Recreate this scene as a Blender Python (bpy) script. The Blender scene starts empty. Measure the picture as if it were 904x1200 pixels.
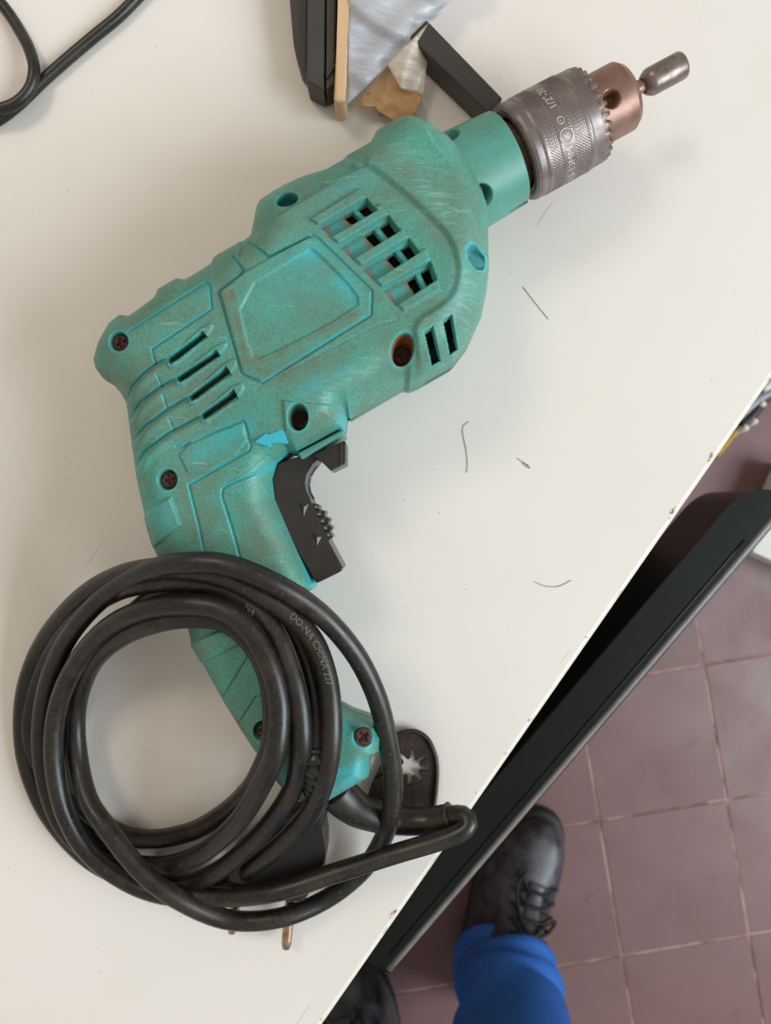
import bpy, bmesh, math, random
import numpy as np
from mathutils import Vector

random.seed(7)
rng = np.random.default_rng(7)
scene = bpy.context.scene
COL = scene.collection

# ------------------------------------------------------------------ camera
CAM_H, FPX, CX, CY = 0.347, 900.0, 452.0, 600.0      # metres above the table top, focal length in pixels
cam_data = bpy.data.cameras.new('camera')
cam = bpy.data.objects.new('camera', cam_data)
COL.objects.link(cam)
cam.location = (0, 0, CAM_H)
cam_data.sensor_fit = 'VERTICAL'
cam_data.sensor_height = 24.0
cam_data.lens = FPX / 1200.0 * 24.0
cam_data.clip_start = 0.01
cam_data.dof.use_dof = True
cam_data.dof.focus_distance = 0.305
cam_data.dof.aperture_fstop = 10.0
scene.camera = cam

# ------------------------------------------------------------------ world and window light
world = bpy.data.worlds.new('world')
scene.world = world
world.use_nodes = True
bg = world.node_tree.nodes['Background']
bg.inputs['Color'].default_value = (1.0, 0.925, 0.81, 1)
bg.inputs['Strength'].default_value = 0.47

def area_light(name, loc, target, size, size_y, energy, color):
    d = bpy.data.lights.new(name, 'AREA')
    d.shape = 'RECTANGLE'; d.size = size; d.size_y = size_y
    d.energy = energy; d.color = color
    o = bpy.data.objects.new(name, d); COL.objects.link(o)
    o.location = loc
    o.rotation_euler = (Vector(target) - Vector(loc)).to_track_quat('-Z', 'Y').to_euler()
    return o
area_light('window_daylight', (2.5, -0.75, 1.55), (0, 0, 0), 1.7, 1.5, 112, (0.80, 0.925, 1.0))
area_light('ceiling_lamp', (-0.8, 1.0, 1.7), (0, 0, 0), 0.5, 0.5, 9, (1.0, 0.88, 0.72))

vs = scene.view_settings
vs.view_transform = 'Standard'
vs.look = 'None'
vs.gamma = 1.0
vs.use_curve_mapping = False
vs.exposure = -0.06

# ------------------------------------------------------------------ helpers
def P(x, y, z):
    """photo position of a point known to lie at height z -> place in the room"""
    k = (CAM_H - z) / FPX
    return Vector(((x - CX) * k, (CY - y) * k, z))

def P2(poly, z):
    return [tuple(P(x, y, z)[:2]) for x, y in poly]

ORI = {}
def origin(o):
    return ORI.get(o.name, Vector((0, 0, 0))) if o else Vector((0, 0, 0))

def tag(o, label=None, cat=None, group=None, kind=None):
    if label: o['label'] = label
    if cat: o['category'] = cat
    if group: o['group'] = group
    if kind: o['kind'] = kind
    return o

def thing(name, loc, label, cat, group=None):
    o = bpy.data.objects.new(name, None); COL.objects.link(o)
    o.empty_display_size = 0.02
    o.location = loc
    ORI[o.name] = Vector(loc)
    return tag(o, label, cat, group)

def link_mesh(name, me, mat, parent=None, base=None):
    """mesh data is given relative to base (world); parts use their thing's base"""
    o = bpy.data.objects.new(name, me); COL.objects.link(o)
    if mat and not me.materials: me.materials.append(mat)
    if parent:
        o.parent = parent
        ORI[o.name] = origin(parent)
    elif base is not None:
        o.location = base
        ORI[o.name] = Vector(base)
    return o

def mesh_obj(name, verts, faces, mat, parent=None, base=None, smooth=True, attrs=None):
    b = origin(parent) if parent else (Vector(base) if base is not None else Vector((0, 0, 0)))
    v = np.asarray(verts, dtype=np.float64) - np.array(b)
    me = bpy.data.meshes.new(name)
    if isinstance(faces, np.ndarray):
        nf, k = faces.shape
        me.vertices.add(len(v)); me.vertices.foreach_set('co', v.astype(np.float32).ravel())
        me.loops.add(nf * k); me.loops.foreach_set('vertex_index', faces.astype(np.int32).ravel())
        me.polygons.add(nf)
        me.polygons.foreach_set('loop_start', np.arange(0, nf * k, k, dtype=np.int32))
        me.update(calc_edges=True)
    else:
        me.from_pydata([tuple(p) for p in v], [], [tuple(f) for f in faces])
    me.validate()
    if smooth:
        me.polygons.foreach_set('use_smooth', np.ones(len(me.polygons), dtype=bool))
    if attrs:
        for k, a in attrs.items():
            at = me.attributes.new(k, 'FLOAT', 'POINT')
            at.data.foreach_set('value', np.asarray(a, dtype=np.float32))
    me.update()
    return link_mesh(name, me, mat, parent, b if not parent else None)

def bm_obj(name, bm, mat, parent=None, base=None, smooth=False):
    b = origin(parent) if parent else (Vector(base) if base is not None else Vector((0, 0, 0)))
    for v in bm.verts: v.co -= b
    bmesh.ops.recalc_face_normals(bm, faces=bm.faces)
    me = bpy.data.meshes.new(name); bm.to_mesh(me); bm.free()
    if smooth:
        for p in me.polygons: p.use_smooth = True
    return link_mesh(name, me, mat, parent, b if not parent else None)

def prism(poly, z0, z1, bevel=0.0, seg=2, poly_bottom=None):
    """extruded outline (world xy) with softened edges"""
    bm = bmesh.new()
    pb = poly_bottom or poly
    lo = [bm.verts.new((x, y, z0)) for x, y in pb]
    hi = [bm.verts.new((x, y, z1)) for x, y in poly]
    n = len(poly)
    bm.faces.new(lo[::-1]); top = bm.faces.new(hi)
    for i in range(n):
        bm.faces.new((lo[i], lo[(i + 1) % n], hi[(i + 1) % n], hi[i]))
    if bevel > 0:
        bmesh.ops.bevel(bm, geom=list(bm.edges), offset=bevel, segments=seg, profile=0.5, affect='EDGES', clamp_overlap=True)
    return bm

def box(center, ex, ey, sx, sy, z0, z1, bevel=0.0):
    c = Vector(center[:2]); ex = Vector(ex[:2]).normalized(); ey = Vector(ey[:2]).normalized()
    pts = [c + ex * sx * a / 2 + ey * sy * b / 2 for a, b in ((-1, -1), (1, -1), (1, 1), (-1, 1))]
    return prism([tuple(p) for p in pts], z0, z1, bevel)

def spline(pts, step):
    """centripetal Catmull-Rom through the points, resampled evenly; extra columns ride along"""
    p = np.asarray(pts, dtype=float)
    p = np.vstack([2 * p[0] - p[1], p, 2 * p[-1] - p[-2]])
    out = []
    for i in range(1, len(p) - 2):
        p0, p1, p2, p3 = p[i - 1], p[i], p[i + 1], p[i + 2]
        t = [0]
        for a, b in ((p0, p1), (p1, p2), (p2, p3)):
            t.append(t[-1] + max(np.linalg.norm(b[:3] - a[:3]), 1e-6) ** 0.5)
        for u in np.linspace(t[1], t[2], 24, endpoint=False):
            A1 = (t[1] - u) / (t[1] - t[0]) * p0 + (u - t[0]) / (t[1] - t[0]) * p1
            A2 = (t[2] - u) / (t[2] - t[1]) * p1 + (u - t[1]) / (t[2] - t[1]) * p2
            A3 = (t[3] - u) / (t[3] - t[2]) * p2 + (u - t[2]) / (t[3] - t[2]) * p3
            B1 = (t[2] - u) / (t[2] - t[0]) * A1 + (u - t[0]) / (t[2] - t[0]) * A2
            B2 = (t[3] - u) / (t[3] - t[1]) * A2 + (u - t[1]) / (t[3] - t[1]) * A3
            out.append((t[2] - u) / (t[2] - t[1]) * B1 + (u - t[1]) / (t[2] - t[1]) * B2)
    out.append(p[-2])
    out = np.array(out)
    L = np.concatenate([[0], np.cumsum(np.linalg.norm(np.diff(out[:, :3], axis=0), axis=1))])
    n = max(int(L[-1] / step), 2)
    q = np.linspace(0, L[-1], n + 1)
    return np.stack([np.interp(q, L, out[:, k]) for k in range(out.shape[1])], axis=1)

def tube_data(path, radius, nseg=14, cap=True, aspect=1.0):
    path = np.asarray(path)[:, :3]; n = len(path)
    r = np.full(n, radius) if np.isscalar(radius) else np.asarray(radius)
    tan = np.gradient(path, axis=0); tan /= np.linalg.norm(tan, axis=1)[:, None] + 1e-12
    up = np.array([0, 0, 1.0])
    nrm = up - tan[0] * np.dot(up, tan[0])
    if np.linalg.norm(nrm) < 1e-3: nrm = np.array([1.0, 0, 0])
    nrm /= np.linalg.norm(nrm)
    V = []
    ang = np.linspace(0, 2 * math.pi, nseg, endpoint=False)
    for i in range(n):
        nrm = nrm - tan[i] * np.dot(nrm, tan[i]); nrm /= np.linalg.norm(nrm)
        bi = np.cross(tan[i], nrm)
        V.append(path[i] + r[i] * (np.cos(ang)[:, None] * nrm * aspect + np.sin(ang)[:, None] * bi))
    V = np.concatenate(V)
    i, j = np.meshgrid(np.arange(n - 1), np.arange(nseg), indexing='ij')
    a = i * nseg + j; b = i * nseg + (j + 1) % nseg
    F = np.stack([a, b, b + nseg, a + nseg], axis=-1).reshape(-1, 4)
    if cap:
        c0 = len(V); V = np.vstack([V, path[0], path[-1]])
        F = [tuple(f) for f in F]
        for j in range(nseg):
            F.append((c0, (j + 1) % nseg, j))
            F.append((c0 + 1, (n - 1) * nseg + j, (n - 1) * nseg + (j + 1) % nseg))
    return V, F

def tube(name, path, radius, mat, parent=None, base=None, nseg=14, cap=True, aspect=1.0):
    V, F = tube_data(path, radius, nseg, cap, aspect)
    return mesh_obj(name, V, F, mat, parent, base)

def pxpath(pts, step, zscale=0.001):
    w = [tuple(P(x, y, z * zscale)) for x, y, z in pts]
    return spline(w, step)

def text_data(txt, size, extrude):
    c = bpy.data.curves.new('lettering', 'FONT')
    c.body = txt; c.size = size; c.extrude = extrude; c.resolution_u = 3
    o = bpy.data.objects.new('lettering', c); COL.objects.link(o)
    dg = bpy.context.evaluated_depsgraph_get()
    me = bpy.data.meshes.new_from_object(o.evaluated_get(dg))
    V = np.array([v.co[:] for v in me.vertices]); F = [tuple(p.vertices) for p in me.polygons]
    bpy.data.objects.remove(o); bpy.data.curves.remove(c); bpy.data.meshes.remove(me)
    return V, F

# ------------------------------------------------------------------ materials
def srgb(r, g, b):
    f = lambda c: (c / 12.92 if c <= 0.04045 else ((c + 0.055) / 1.055) ** 2.4)
    return (f(r / 255), f(g / 255), f(b / 255), 1.0)

class Mat:
    def __init__(self, name, color, rough=0.5, metal=0.0, spec=0.5):
        self.m = bpy.data.materials.new(name); self.m.use_nodes = True
        self.nt = self.m.node_tree; self.b = self.nt.nodes['Principled BSDF']
        self.b.inputs['Base Color'].default_value = color
        self.b.inputs['Roughness'].default_value = rough
        self.b.inputs['Metallic'].default_value = metal
        self.b.inputs['Specular IOR Level'].default_value = spec
        self.tc = self.nt.nodes.new('ShaderNodeTexCoord')
        self.color = None; self.base = color
    def node(self, t, **kw):
        n = self.nt.nodes.new(t)
        for k, v in kw.items(): setattr(n, k, v)
        return n
    def link(self, a, b): self.nt.links.new(a, b)
    def noise(self, scale, detail=4, rough=0.6, dist=0.0, stretch=None):
        n = self.node('ShaderNodeTexNoise')
        n.inputs['Scale'].default_value = scale; n.inputs['Detail'].default_value = detail
        n.inputs['Roughness'].default_value = rough; n.inputs['Distortion'].default_value = dist
        if stretch:
            mp = self.node('ShaderNodeMapping'); mp.inputs['Scale'].default_value = stretch[0]
            mp.inputs['Rotation'].default_value = stretch[1]
            self.link(self.tc.outputs['Object'], mp.inputs['Vector']); self.link(mp.outputs['Vector'], n.inputs['Vector'])
        else:
            self.link(self.tc.outputs['Object'], n.inputs['Vector'])
        return n.outputs['Fac']
    def ramp(self, sock, lo, hi, a=0.0, b=1.0):
        n = self.node('ShaderNodeMapRange')
        n.inputs['From Min'].default_value = lo; n.inputs['From Max'].default_value = hi
        n.inputs['To Min'].default_value = a; n.inputs['To Max'].default_value = b
        self.link(sock, n.inputs['Value']); return n.outputs['Result']
    def math(self, op, a, b=None):
        n = self.node('ShaderNodeMath', operation=op)
        for i, s in enumerate((a, b)):
            if s is None: continue
            if isinstance(s, (int, float)): n.inputs[i].default_value = s
            else: self.link(s, n.inputs[i])
        return n.outputs[0]
    def attr(self, name):
        n = self.node('ShaderNodeAttribute'); n.attribute_name = name
        return n.outputs['Fac']
    def mix(self, fac, color):
        n = self.node('ShaderNodeMix', data_type='RGBA')
        if isinstance(fac, (int, float)): n.inputs['Factor'].default_value = fac
        else: self.link(fac, n.inputs['Factor'])
        if self.color is None: n.inputs[6].default_value = self.base
        else: self.link(self.color, n.inputs[6])
        n.inputs[7].default_value = color
        self.color = n.outputs[2]
        self.link(self.color, self.b.inputs['Base Color']); return self
    def rough(self, sock): self.link(sock, self.b.inputs['Roughness']); return self
    def bump(self, sock, strength, dist=0.0005):
        n = self.node('ShaderNodeBump'); n.inputs['Strength'].default_value = strength
        n.inputs['Distance'].default_value = dist
        self.link(sock, n.inputs['Height']); self.link(n.outputs['Normal'], self.b.inputs['Normal']); return self

def m_housing():
    m = Mat('teal_plastic', srgb(76, 158, 142), 0.42)
    blot = m.noise(45, 7, 0.7)
    m.mix(m.ramp(blot, 0.36, 0.60, 0, 0.8), srgb(92, 124, 104))
    fine = m.noise(1100, 3, 0.75)
    m.mix(m.ramp(fine, 0.48, 0.68, 0, 0.6), srgb(58, 96, 82))
    blot2 = m.noise(150, 6, 0.75)
    gr = m.math('MULTIPLY', m.attr('grime'), m.ramp(blot2, 0.38, 0.62, 0.15, 1.0))
    m.mix(m.math('MINIMUM', gr, 0.85), srgb(104, 100, 78))
    cl = m.math('MULTIPLY', m.attr('clean'), m.ramp(m.noise(260, 5, 0.75), 0.30, 0.58, 0.25, 1.0))
    m.mix(m.math('MINIMUM', cl, 0.92), srgb(54, 172, 182))
    m.mix(m.ramp(m.noise(75, 8, 0.8, 0.6), 0.66, 0.70, 0, 0.55), srgb(112, 88, 62))
    sc = m.noise(120, 3, 0.6, 0.5, ((1, 7, 1), (0, 0, 0.75)))
    m.mix(m.math('MULTIPLY', m.attr('worn'), m.ramp(sc, 0.50, 0.66, 0.12, 0.75)), srgb(146, 186, 174))
    s2 = m.noise(70, 2, 0.5, 1.2, ((1, 14, 1), (0, 0, -0.5)))
    m.mix(m.ramp(s2, 0.70, 0.72, 0, 0.45), srgb(150, 184, 172))
    m.mix(m.attr('rust'), srgb(150, 82, 40))
    m.rough(m.ramp(blot, 0.3, 0.7, 0.36, 0.55))
    m.bump(fine, 0.5, 0.0004)
    return m.m

M = {}
M['teal'] = m_housing()
def simple_teal(name, col, spot):
    m = Mat(name, col, 0.42)
    blot = m.noise(60, 6, 0.65)
    m.mix(m.ramp(blot, 0.42, 0.7, 0, spot), srgb(88, 128, 110))
    fine = m.noise(900, 3, 0.7)
    m.mix(m.ramp(fine, 0.5, 0.72, 0, 0.3), srgb(70, 112, 100))
    m.bump(fine, 0.2, 0.0003)
    return m.m
M['teal_plain'] = simple_teal('teal_plastic_neck', srgb(84, 154, 142), 0.85)
M['cyan'] = simple_teal('clean_cyan_plastic', srgb(50, 178, 200), 0.25)

m = Mat('black_rubber', srgb(27, 24, 22), 0.36)
n1 = m.noise(70, 5, 0.6); n2 = m.noise(600, 3, 0.7)
m.mix(m.ramp(n1, 0.42, 0.7, 0, 0.55), srgb(50, 43, 37)); m.mix(m.ramp(n2, 0.57, 0.72, 0, 0.5), srgb(92, 80, 66)); m.mix(m.ramp(m.noise(28, 6, 0.7, 0.5), 0.52, 0.68, 0, 0.6), srgb(66, 54, 42))
m.rough(m.ramp(n1, 0.3, 0.7, 0.30, 0.46)); m.bump(n2, 0.15, 0.0003); M['rubber'] = m.m
m = Mat('grey_print', srgb(112, 104, 92), 0.55); n1 = m.noise(500); m.mix(m.ramp(n1, 0.4, 0.7, 0, 0.6), srgb(66, 58, 50)); M['print'] = m.m
m = Mat('black_plastic', srgb(40, 37, 36), 0.28)
n1 = m.noise(40, 5); n2 = m.noise(900, 3)
m.mix(m.ramp(n1, 0.4, 0.7, 0, 0.5), srgb(58, 52, 47)); m.bump(n2, 0.12, 0.0003); M['black_plastic'] = m.m
m = Mat('dusty_black_plastic', srgb(52, 49, 46), 0.5)
n1 = m.noise(30, 5); n2 = m.noise(1200, 2)
m.mix(m.ramp(n1, 0.4, 0.7, 0, 0.5), srgb(70, 66, 60)); m.mix(m.ramp(n2, 0.66, 0.74, 0, 0.5), srgb(120, 114, 105))
m.bump(n2, 0.15, 0.0003); M['case'] = m.m
m = Mat('black_plug', srgb(30, 28, 28), 0.35); n2 = m.noise(500); m.bump(n2, 0.1, 0.0003); m.mix(m.ramp(n2, 0.55, 0.75, 0, 0.3), srgb(70, 62, 55)); M['plug'] = m.m

m = Mat('worn_dark_steel', srgb(140, 126, 122), 0.36, 0.6)
n1 = m.noise(90, 6, 0.7); n2 = m.noise(700, 3)
m.mix(m.ramp(n1, 0.38, 0.62, 0, 0.7), srgb(98, 90, 92)); m.mix(m.ramp(n2, 0.58, 0.74, 0, 0.5), srgb(158, 134, 120))
m.rough(m.ramp(n1, 0.3, 0.7, 0.3, 0.52)); M['steel'] = m.m
m = Mat('brown_rusted_steel', srgb(146, 112, 100), 0.42, 0.5)
n1 = m.noise(120, 6, 0.7)
m.mix(m.ramp(n1, 0.4, 0.65, 0, 0.7), srgb(116, 84, 72)); m.mix(m.ramp(m.noise(600), 0.58, 0.74, 0, 0.5), srgb(150, 122, 108)); M['rusty'] = m.m
m = Mat('bit_steel', srgb(138, 124, 118), 0.38, 0.65)
m.mix(m.ramp(m.noise(200, 5), 0.42, 0.65, 0, 0.7), srgb(92, 72, 62)); M['bit'] = m.m
m = Mat('gear_dirt', srgb(70, 54, 44), 0.7); m.mix(m.ramp(m.noise(300), 0.4, 0.7), srgb(110, 84, 64)); M['inner'] = m.m
m = Mat('motor_brown', srgb(74, 44, 30), 0.7); m.mix(m.ramp(m.noise(180), 0.4, 0.65), srgb(40, 26, 20)); M['motor'] = m.m
m = Mat('rust_screw', srgb(84, 56, 42), 0.6, 0.3); m.mix(m.ramp(m.noise(700), 0.4, 0.65), srgb(58, 38, 30)); M['screw'] = m.m
m = Mat('tooth_edge', srgb(136, 120, 112), 0.45, 0.5); m.mix(m.ramp(m.noise(700), 0.4, 0.65), srgb(98, 82, 76)); M['tooth'] = m.m
m = Mat('chuck_print', srgb(206, 194, 184), 0.5, 0.3); m.mix(m.ramp(m.noise(700), 0.5, 0.7), srgb(150, 134, 126)); M['etch'] = m.m
m = Mat('pin_metal', srgb(186, 160, 138), 0.3, 0.85); m.mix(m.ramp(m.noise(400), 0.45, 0.7), srgb(140, 108, 84)); M['pin'] = m.m
m = Mat('blade_steel', srgb(66, 56, 48), 0.5, 0.5)
m.mix(m.ramp(m.noise(160, 6), 0.4, 0.65), srgb(50, 40, 34)); m.mix(m.ramp(m.noise(500), 0.6, 0.75), srgb(104, 88, 72)); M['blade'] = m.m

m = Mat('white_laminate', srgb(231, 224, 218), 0.42, 0, 0.35)
n1 = m.noise(9, 5, 0.55)
m.mix(m.ramp(n1, 0.4, 0.75, 0, 0.35), srgb(214, 207, 194))
n2 = m.noise(420, 2, 0.5); m.mix(m.ramp(n2, 0.735, 0.77, 0, 0.5), srgb(120, 112, 100))
s1 = m.noise(14, 1, 0.5, 0.6, ((1, 26, 1), (0, 0, 1.3))); m.mix(m.ramp(s1, 0.785, 0.80, 0, 0.4), srgb(170, 158, 140))
sep = m.node('ShaderNodeSeparateXYZ'); m.link(m.tc.outputs['Object'], sep.inputs[0])
edge = m.ramp(sep.outputs['Y'], 0.0004, 0.0034, 1, 0)
nch = m.noise(55, 5, 0.75)
m.mix(m.ramp(m.math('MULTIPLY', edge, m.ramp(nch, 0.55, 0.66)), 0.3, 0.62, 0, 0.9), srgb(122, 84, 62))
m.bump(m.noise(700, 2), 0.05, 0.0002)
M['laminate'] = m.m
m = Mat('pale_edge_band', srgb(236, 232, 224), 0.4); m.mix(m.ramp(m.noise(60, 5), 0.55, 0.7, 0, 0.8), srgb(150, 118, 92)); M['edge_band'] = m.m
m = Mat('painted_table_frame', srgb(70, 62, 56), 0.5); m.mix(m.ramp(m.noise(20), 0.4, 0.7), srgb(56, 50, 46)); M['frame'] = m.m

m = Mat('red_clay_tile', srgb(126, 95, 94), 0.40)
n1 = m.noise(7, 6, 0.6); n2 = m.noise(140, 4, 0.7)
m.mix(m.ramp(n1, 0.35, 0.7, 0, 0.8), srgb(110, 76, 74)); m.mix(m.ramp(n2, 0.6, 0.75, 0, 0.4), srgb(146, 110, 102))
m.mix(m.ramp(m.noise(24, 5), 0.62, 0.72, 0, 0.35), srgb(90, 56, 50))
m.rough(m.ramp(n1, 0.3, 0.7, 0.36, 0.55)); m.bump(n2, 0.1, 0.001); M['tile'] = m.m
m = Mat('floor_grout', srgb(172, 138, 130), 0.8); m.mix(m.ramp(m.noise(22, 5), 0.42, 0.60, 0, 0.9), srgb(112, 76, 70)); M['grout'] = m.m

m = Mat('green_lacquer', srgb(8, 14, 12), 0.34, 0, 0.3); m.mix(m.ramp(m.noise(40), 0.4, 0.7, 0, 0.5), srgb(13, 23, 17)); M['green'] = m.m
m = Mat('grey_edge_sheen', srgb(128, 122, 118), 0.4); m.mix(m.ramp(m.noise(60), 0.4, 0.7, 0, 0.8), srgb(96, 96, 100)); M['edge_sheen'] = m.m  # window sheen on the backrest edge, put into a grey colour
m = Mat('brown_wood', srgb(136, 92, 56), 0.5); m.mix(m.ramp(m.noise(30, 4, 0.6, 0.4, ((1, 8, 1), (0, 0, 0.8))), 0.35, 0.7), srgb(104, 66, 40)); M['wood'] = m.m
m = Mat('dark_seat', srgb(30, 26, 24), 0.5); m.mix(m.ramp(m.noise(30), 0.4, 0.7), srgb(44, 38, 34)); M['seat'] = m.m
m = Mat('boot_leather', srgb(32, 33, 40), 0.28)
n1 = m.noise(25, 5); n2 = m.noise(260, 3)
m.mix(m.ramp(n1, 0.42, 0.66, 0, 0.9), srgb(88, 84, 88)); m.rough(m.ramp(n1, 0.3, 0.7, 0.24, 0.5)); m.bump(n2, 0.25, 0.001); M['boot'] = m.m
m = Mat('boot_sole', srgb(26, 26, 30), 0.6); m.bump(m.noise(150), 0.3, 0.001); M['sole'] = m.m
m = Mat('boot_lace', srgb(18, 18, 20), 0.7); m.bump(m.noise(900), 0.4, 0.0006); M['lace'] = m.m
m = Mat('blue_denim', srgb(28, 92, 172), 0.75)
n1 = m.noise(12, 4); n2 = m.noise(700, 2, 0.5, 0, ((1, 1, 0.15), (0, 0, 0)))
m.mix(m.ramp(n1, 0.4, 0.7, 0, 0.6), srgb(16, 56, 130)); m.mix(m.ramp(n2, 0.5, 0.7, 0, 0.35), srgb(60, 120, 190)); m.bump(n2, 0.3, 0.0006); M['denim'] = m.m
m = Mat('tan_wood', srgb(208, 172, 132), 0.55)
m.mix(m.ramp(m.noise(40, 4, 0.6, 0.2, ((6, 0.6, 1), (0, 0, 0))), 0.35, 0.7, 0, 0.6), srgb(226, 194, 160)); m.mix(m.ramp(m.noise(500), 0.62, 0.75, 0, 0.5), srgb(150, 110, 76)); M['tan'] = m.m
m = Mat('brown_glue', srgb(186, 148, 102), 0.5)
m.mix(m.ramp(m.noise(70, 6, 0.65), 0.42, 0.68), srgb(150, 104, 62)); m.mix(m.ramp(m.noise(240, 5), 0.6, 0.72, 0, 0.7), srgb(96, 62, 38)); M['glue'] = m.m
def m_film(name, col, alpha, rough):
    m = Mat(name, col, rough, 0, 0.6)
    m.b.inputs['Alpha'].default_value = alpha
    n = m.noise(60, 5, 0.6, 0.4, ((1, 7, 1), (0, 0, 0.9)))
    m.link(m.ramp(n, 0.35, 0.7, alpha * 0.6, min(1, alpha * 1.35)), m.b.inputs['Alpha'])
    m.bump(n, 0.4, 0.001)
    return m.m
M['film'] = m_film('clear_plastic_film', srgb(200, 203, 212), 0.55, 0.34)
M['film2'] = m_film('thin_plastic_film', srgb(222, 206, 186), 0.5, 0.25)
m = Mat('hair', srgb(96, 86, 76), 0.5); m.mix(m.ramp(m.noise(300), 0.4, 0.7), srgb(70, 60, 52)); M['hair'] = m.m
m = Mat('white_card', srgb(222, 222, 214), 0.6); m.mix(m.ramp(m.noise(30), 0.45, 0.7, 0, 0.5), srgb(204, 204, 194)); M['card'] = m.m
m = Mat('yellow_strap', srgb(176, 138, 40), 0.5); m.mix(m.ramp(m.noise(60), 0.45, 0.7), srgb(140, 104, 30)); M['yellow'] = m.m
m = Mat('grey_tube', srgb(150, 150, 164), 0.4); m.mix(m.ramp(m.noise(60), 0.45, 0.7), srgb(120, 120, 132)); M['grey'] = m.m
m = Mat('white_cap', srgb(225, 218, 206), 0.4); m.mix(m.ramp(m.noise(80), 0.45, 0.7, 0, 0.4), srgb(190, 178, 160)); M['cap'] = m.m

# ------------------------------------------------------------------ floor of clay tiles
FLOOR_Z = -0.80
floor_verts = [(-1.6, -2.0, FLOOR_Z - 0.05), (2.2, -2.0, FLOOR_Z - 0.05), (2.2, 1.4, FLOOR_Z - 0.05), (-1.6, 1.4, FLOOR_Z - 0.05),
               (-1.6, -2.0, FLOOR_Z - 0.0007), (2.2, -2.0, FLOOR_Z - 0.0007), (2.2, 1.4, FLOOR_Z - 0.0007), (-1.6, 1.4, FLOOR_Z - 0.0007)]
floor = mesh_obj('floor', floor_verts, [(3, 2, 1, 0), (4, 5, 6, 7), (0, 1, 5, 4), (1, 2, 6, 5), (2, 3, 7, 6), (3, 0, 4, 7)], M['grout'], smooth=False)
tag(floor, 'reddish clay tile floor beneath the white table', kind='structure')
TX, TY = 0.1925, 0.2045
ta = math.radians(9.4)
tu = Vector((math.cos(ta), math.sin(ta))); tv = Vector((math.sin(ta), -math.cos(ta)))
t0 = P(703, 962, FLOOR_Z)
bm = box((0, 0), (1, 0), (0, 1), TX - 0.0036, TY - 0.0036, -0.004, 0.0, 0.0006)
tile_me = bpy.data.meshes.new('tile'); bm.to_mesh(tile_me); bm.free(); tile_me.materials.append(M['tile'])
for i in range(-8, 8):
    for j in range(-7, 6):
        c = Vector(t0[:2]) + tu * TX * (i + 0.5) + tv * TY * (j + 0.5)
        if not (-1.3 < c.x < 1.6 and -1.5 < c.y < 1.1): continue
        o = bpy.data.objects.new('tile', tile_me); COL.objects.link(o); o.parent = floor
        o.location = (c.x, c.y, FLOOR_Z + random.uniform(-0.0005, 0.0004))
        o.rotation_euler = (0, 0, ta + random.uniform(-0.004, 0.004))

# ------------------------------------------------------------------ white table
EA = P(904, 438, 0); EB = P(374, 1200, 0)
edir = (EA - EB).normalized(); ang_t = math.atan2(edir.y, edir.x)
tl = (EA + EB) / 2
table = thing('table', (tl.x, tl.y, FLOOR_Z), 'white laminate work table with a chipped edge carrying the teal drill', 'table')
table.rotation_euler = (0, 0, ang_t)
def tpart(name, bm, mat):
    """parts in the table's own frame: x along the front edge, y inwards, z from the floor"""
    bmesh.ops.recalc_face_normals(bm, faces=bm.faces)
    me = bpy.data.meshes.new(name); bm.to_mesh(me); bm.free(); me.materials.append(mat)
    o = bpy.data.objects.new(name, me); COL.objects.link(o); o.parent = table; return o
TH = -FLOOR_Z
tpart('table_top', prism([(-0.72, 0.0), (0.72, 0.0), (0.72, 0.78), (-0.72, 0.78)], TH - 0.020, TH, 0.0006), M['laminate'])
tpart('edge_band', prism([(-0.72, -0.0012), (0.72, -0.0012), (0.72, 0.0), (-0.72, 0.0)], TH - 0.0195, TH - 0.0006), M['edge_band'])
tpart('apron', prism([(-0.64, 0.06), (0.64, 0.06), (0.64, 0.08), (-0.64, 0.08)], TH - 0.09, TH - 0.02, 0.002), M['frame'])
tpart('apron', prism([(-0.64, 0.70), (0.64, 0.70), (0.64, 0.72), (-0.64, 0.72)], TH - 0.09, TH - 0.02, 0.002), M['frame'])
for lx in (-0.64, 0.60):
    for ly in (0.06, 0.68):
        tpart('leg', prism([(lx, ly), (lx + 0.04, ly), (lx + 0.04, ly + 0.04), (lx, ly + 0.04)], 0, TH - 0.02, 0.003), M['frame'])

# ------------------------------------------------------------------ cordless reference frame of the drill
ZC = 0.034
AX = np.array(P(602, 182, ZC))
AE = np.array([0.8813, 0.4726, 0.0]); AN = np.array([0.4726, -0.8813, 0.0]); AU = np.array([0, 0, 1.0])
KP = (CAM_H - ZC) / FPX                       # metres per photo pixel at the drill's axis
db = P(330, 450, 0)
drill = thing('electric_drill', (db.x, db.y, 0), 'worn teal corded electric drill lying on its side on the white table', 'drill')

def blur(a, r, n=2):
    for _ in range(n):
        for ax in (0, 1):
            pad = [(0, 0), (0, 0)]; pad[ax] = (r + 1, r)
            c = np.cumsum(np.pad(a, pad, mode='edge'), axis=ax)
            if ax == 0: a = (c[2 * r + 1:, :] - c[:-2 * r - 1, :]) / (2 * r + 1)
            else: a = (c[:, 2 * r + 1:] - c[:, :-2 * r - 1]) / (2 * r + 1)
    return a

def seg_dist(X, Y, poly, closed):
    d = np.full(X.shape, 1e9)
    n = len(poly)
    for i in range(n if closed else n - 1):
        ax, ay = poly[i]; bx, by = poly[(i + 1) % n]
        dx, dy = bx - ax, by - ay
        t = np.clip(((X - ax) * dx + (Y - ay) * dy) / (dx * dx + dy * dy + 1e-18), 0, 1)
        d = np.minimum(d, np.hypot(X - ax - t * dx, Y - ay - t * dy))
    return d

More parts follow.
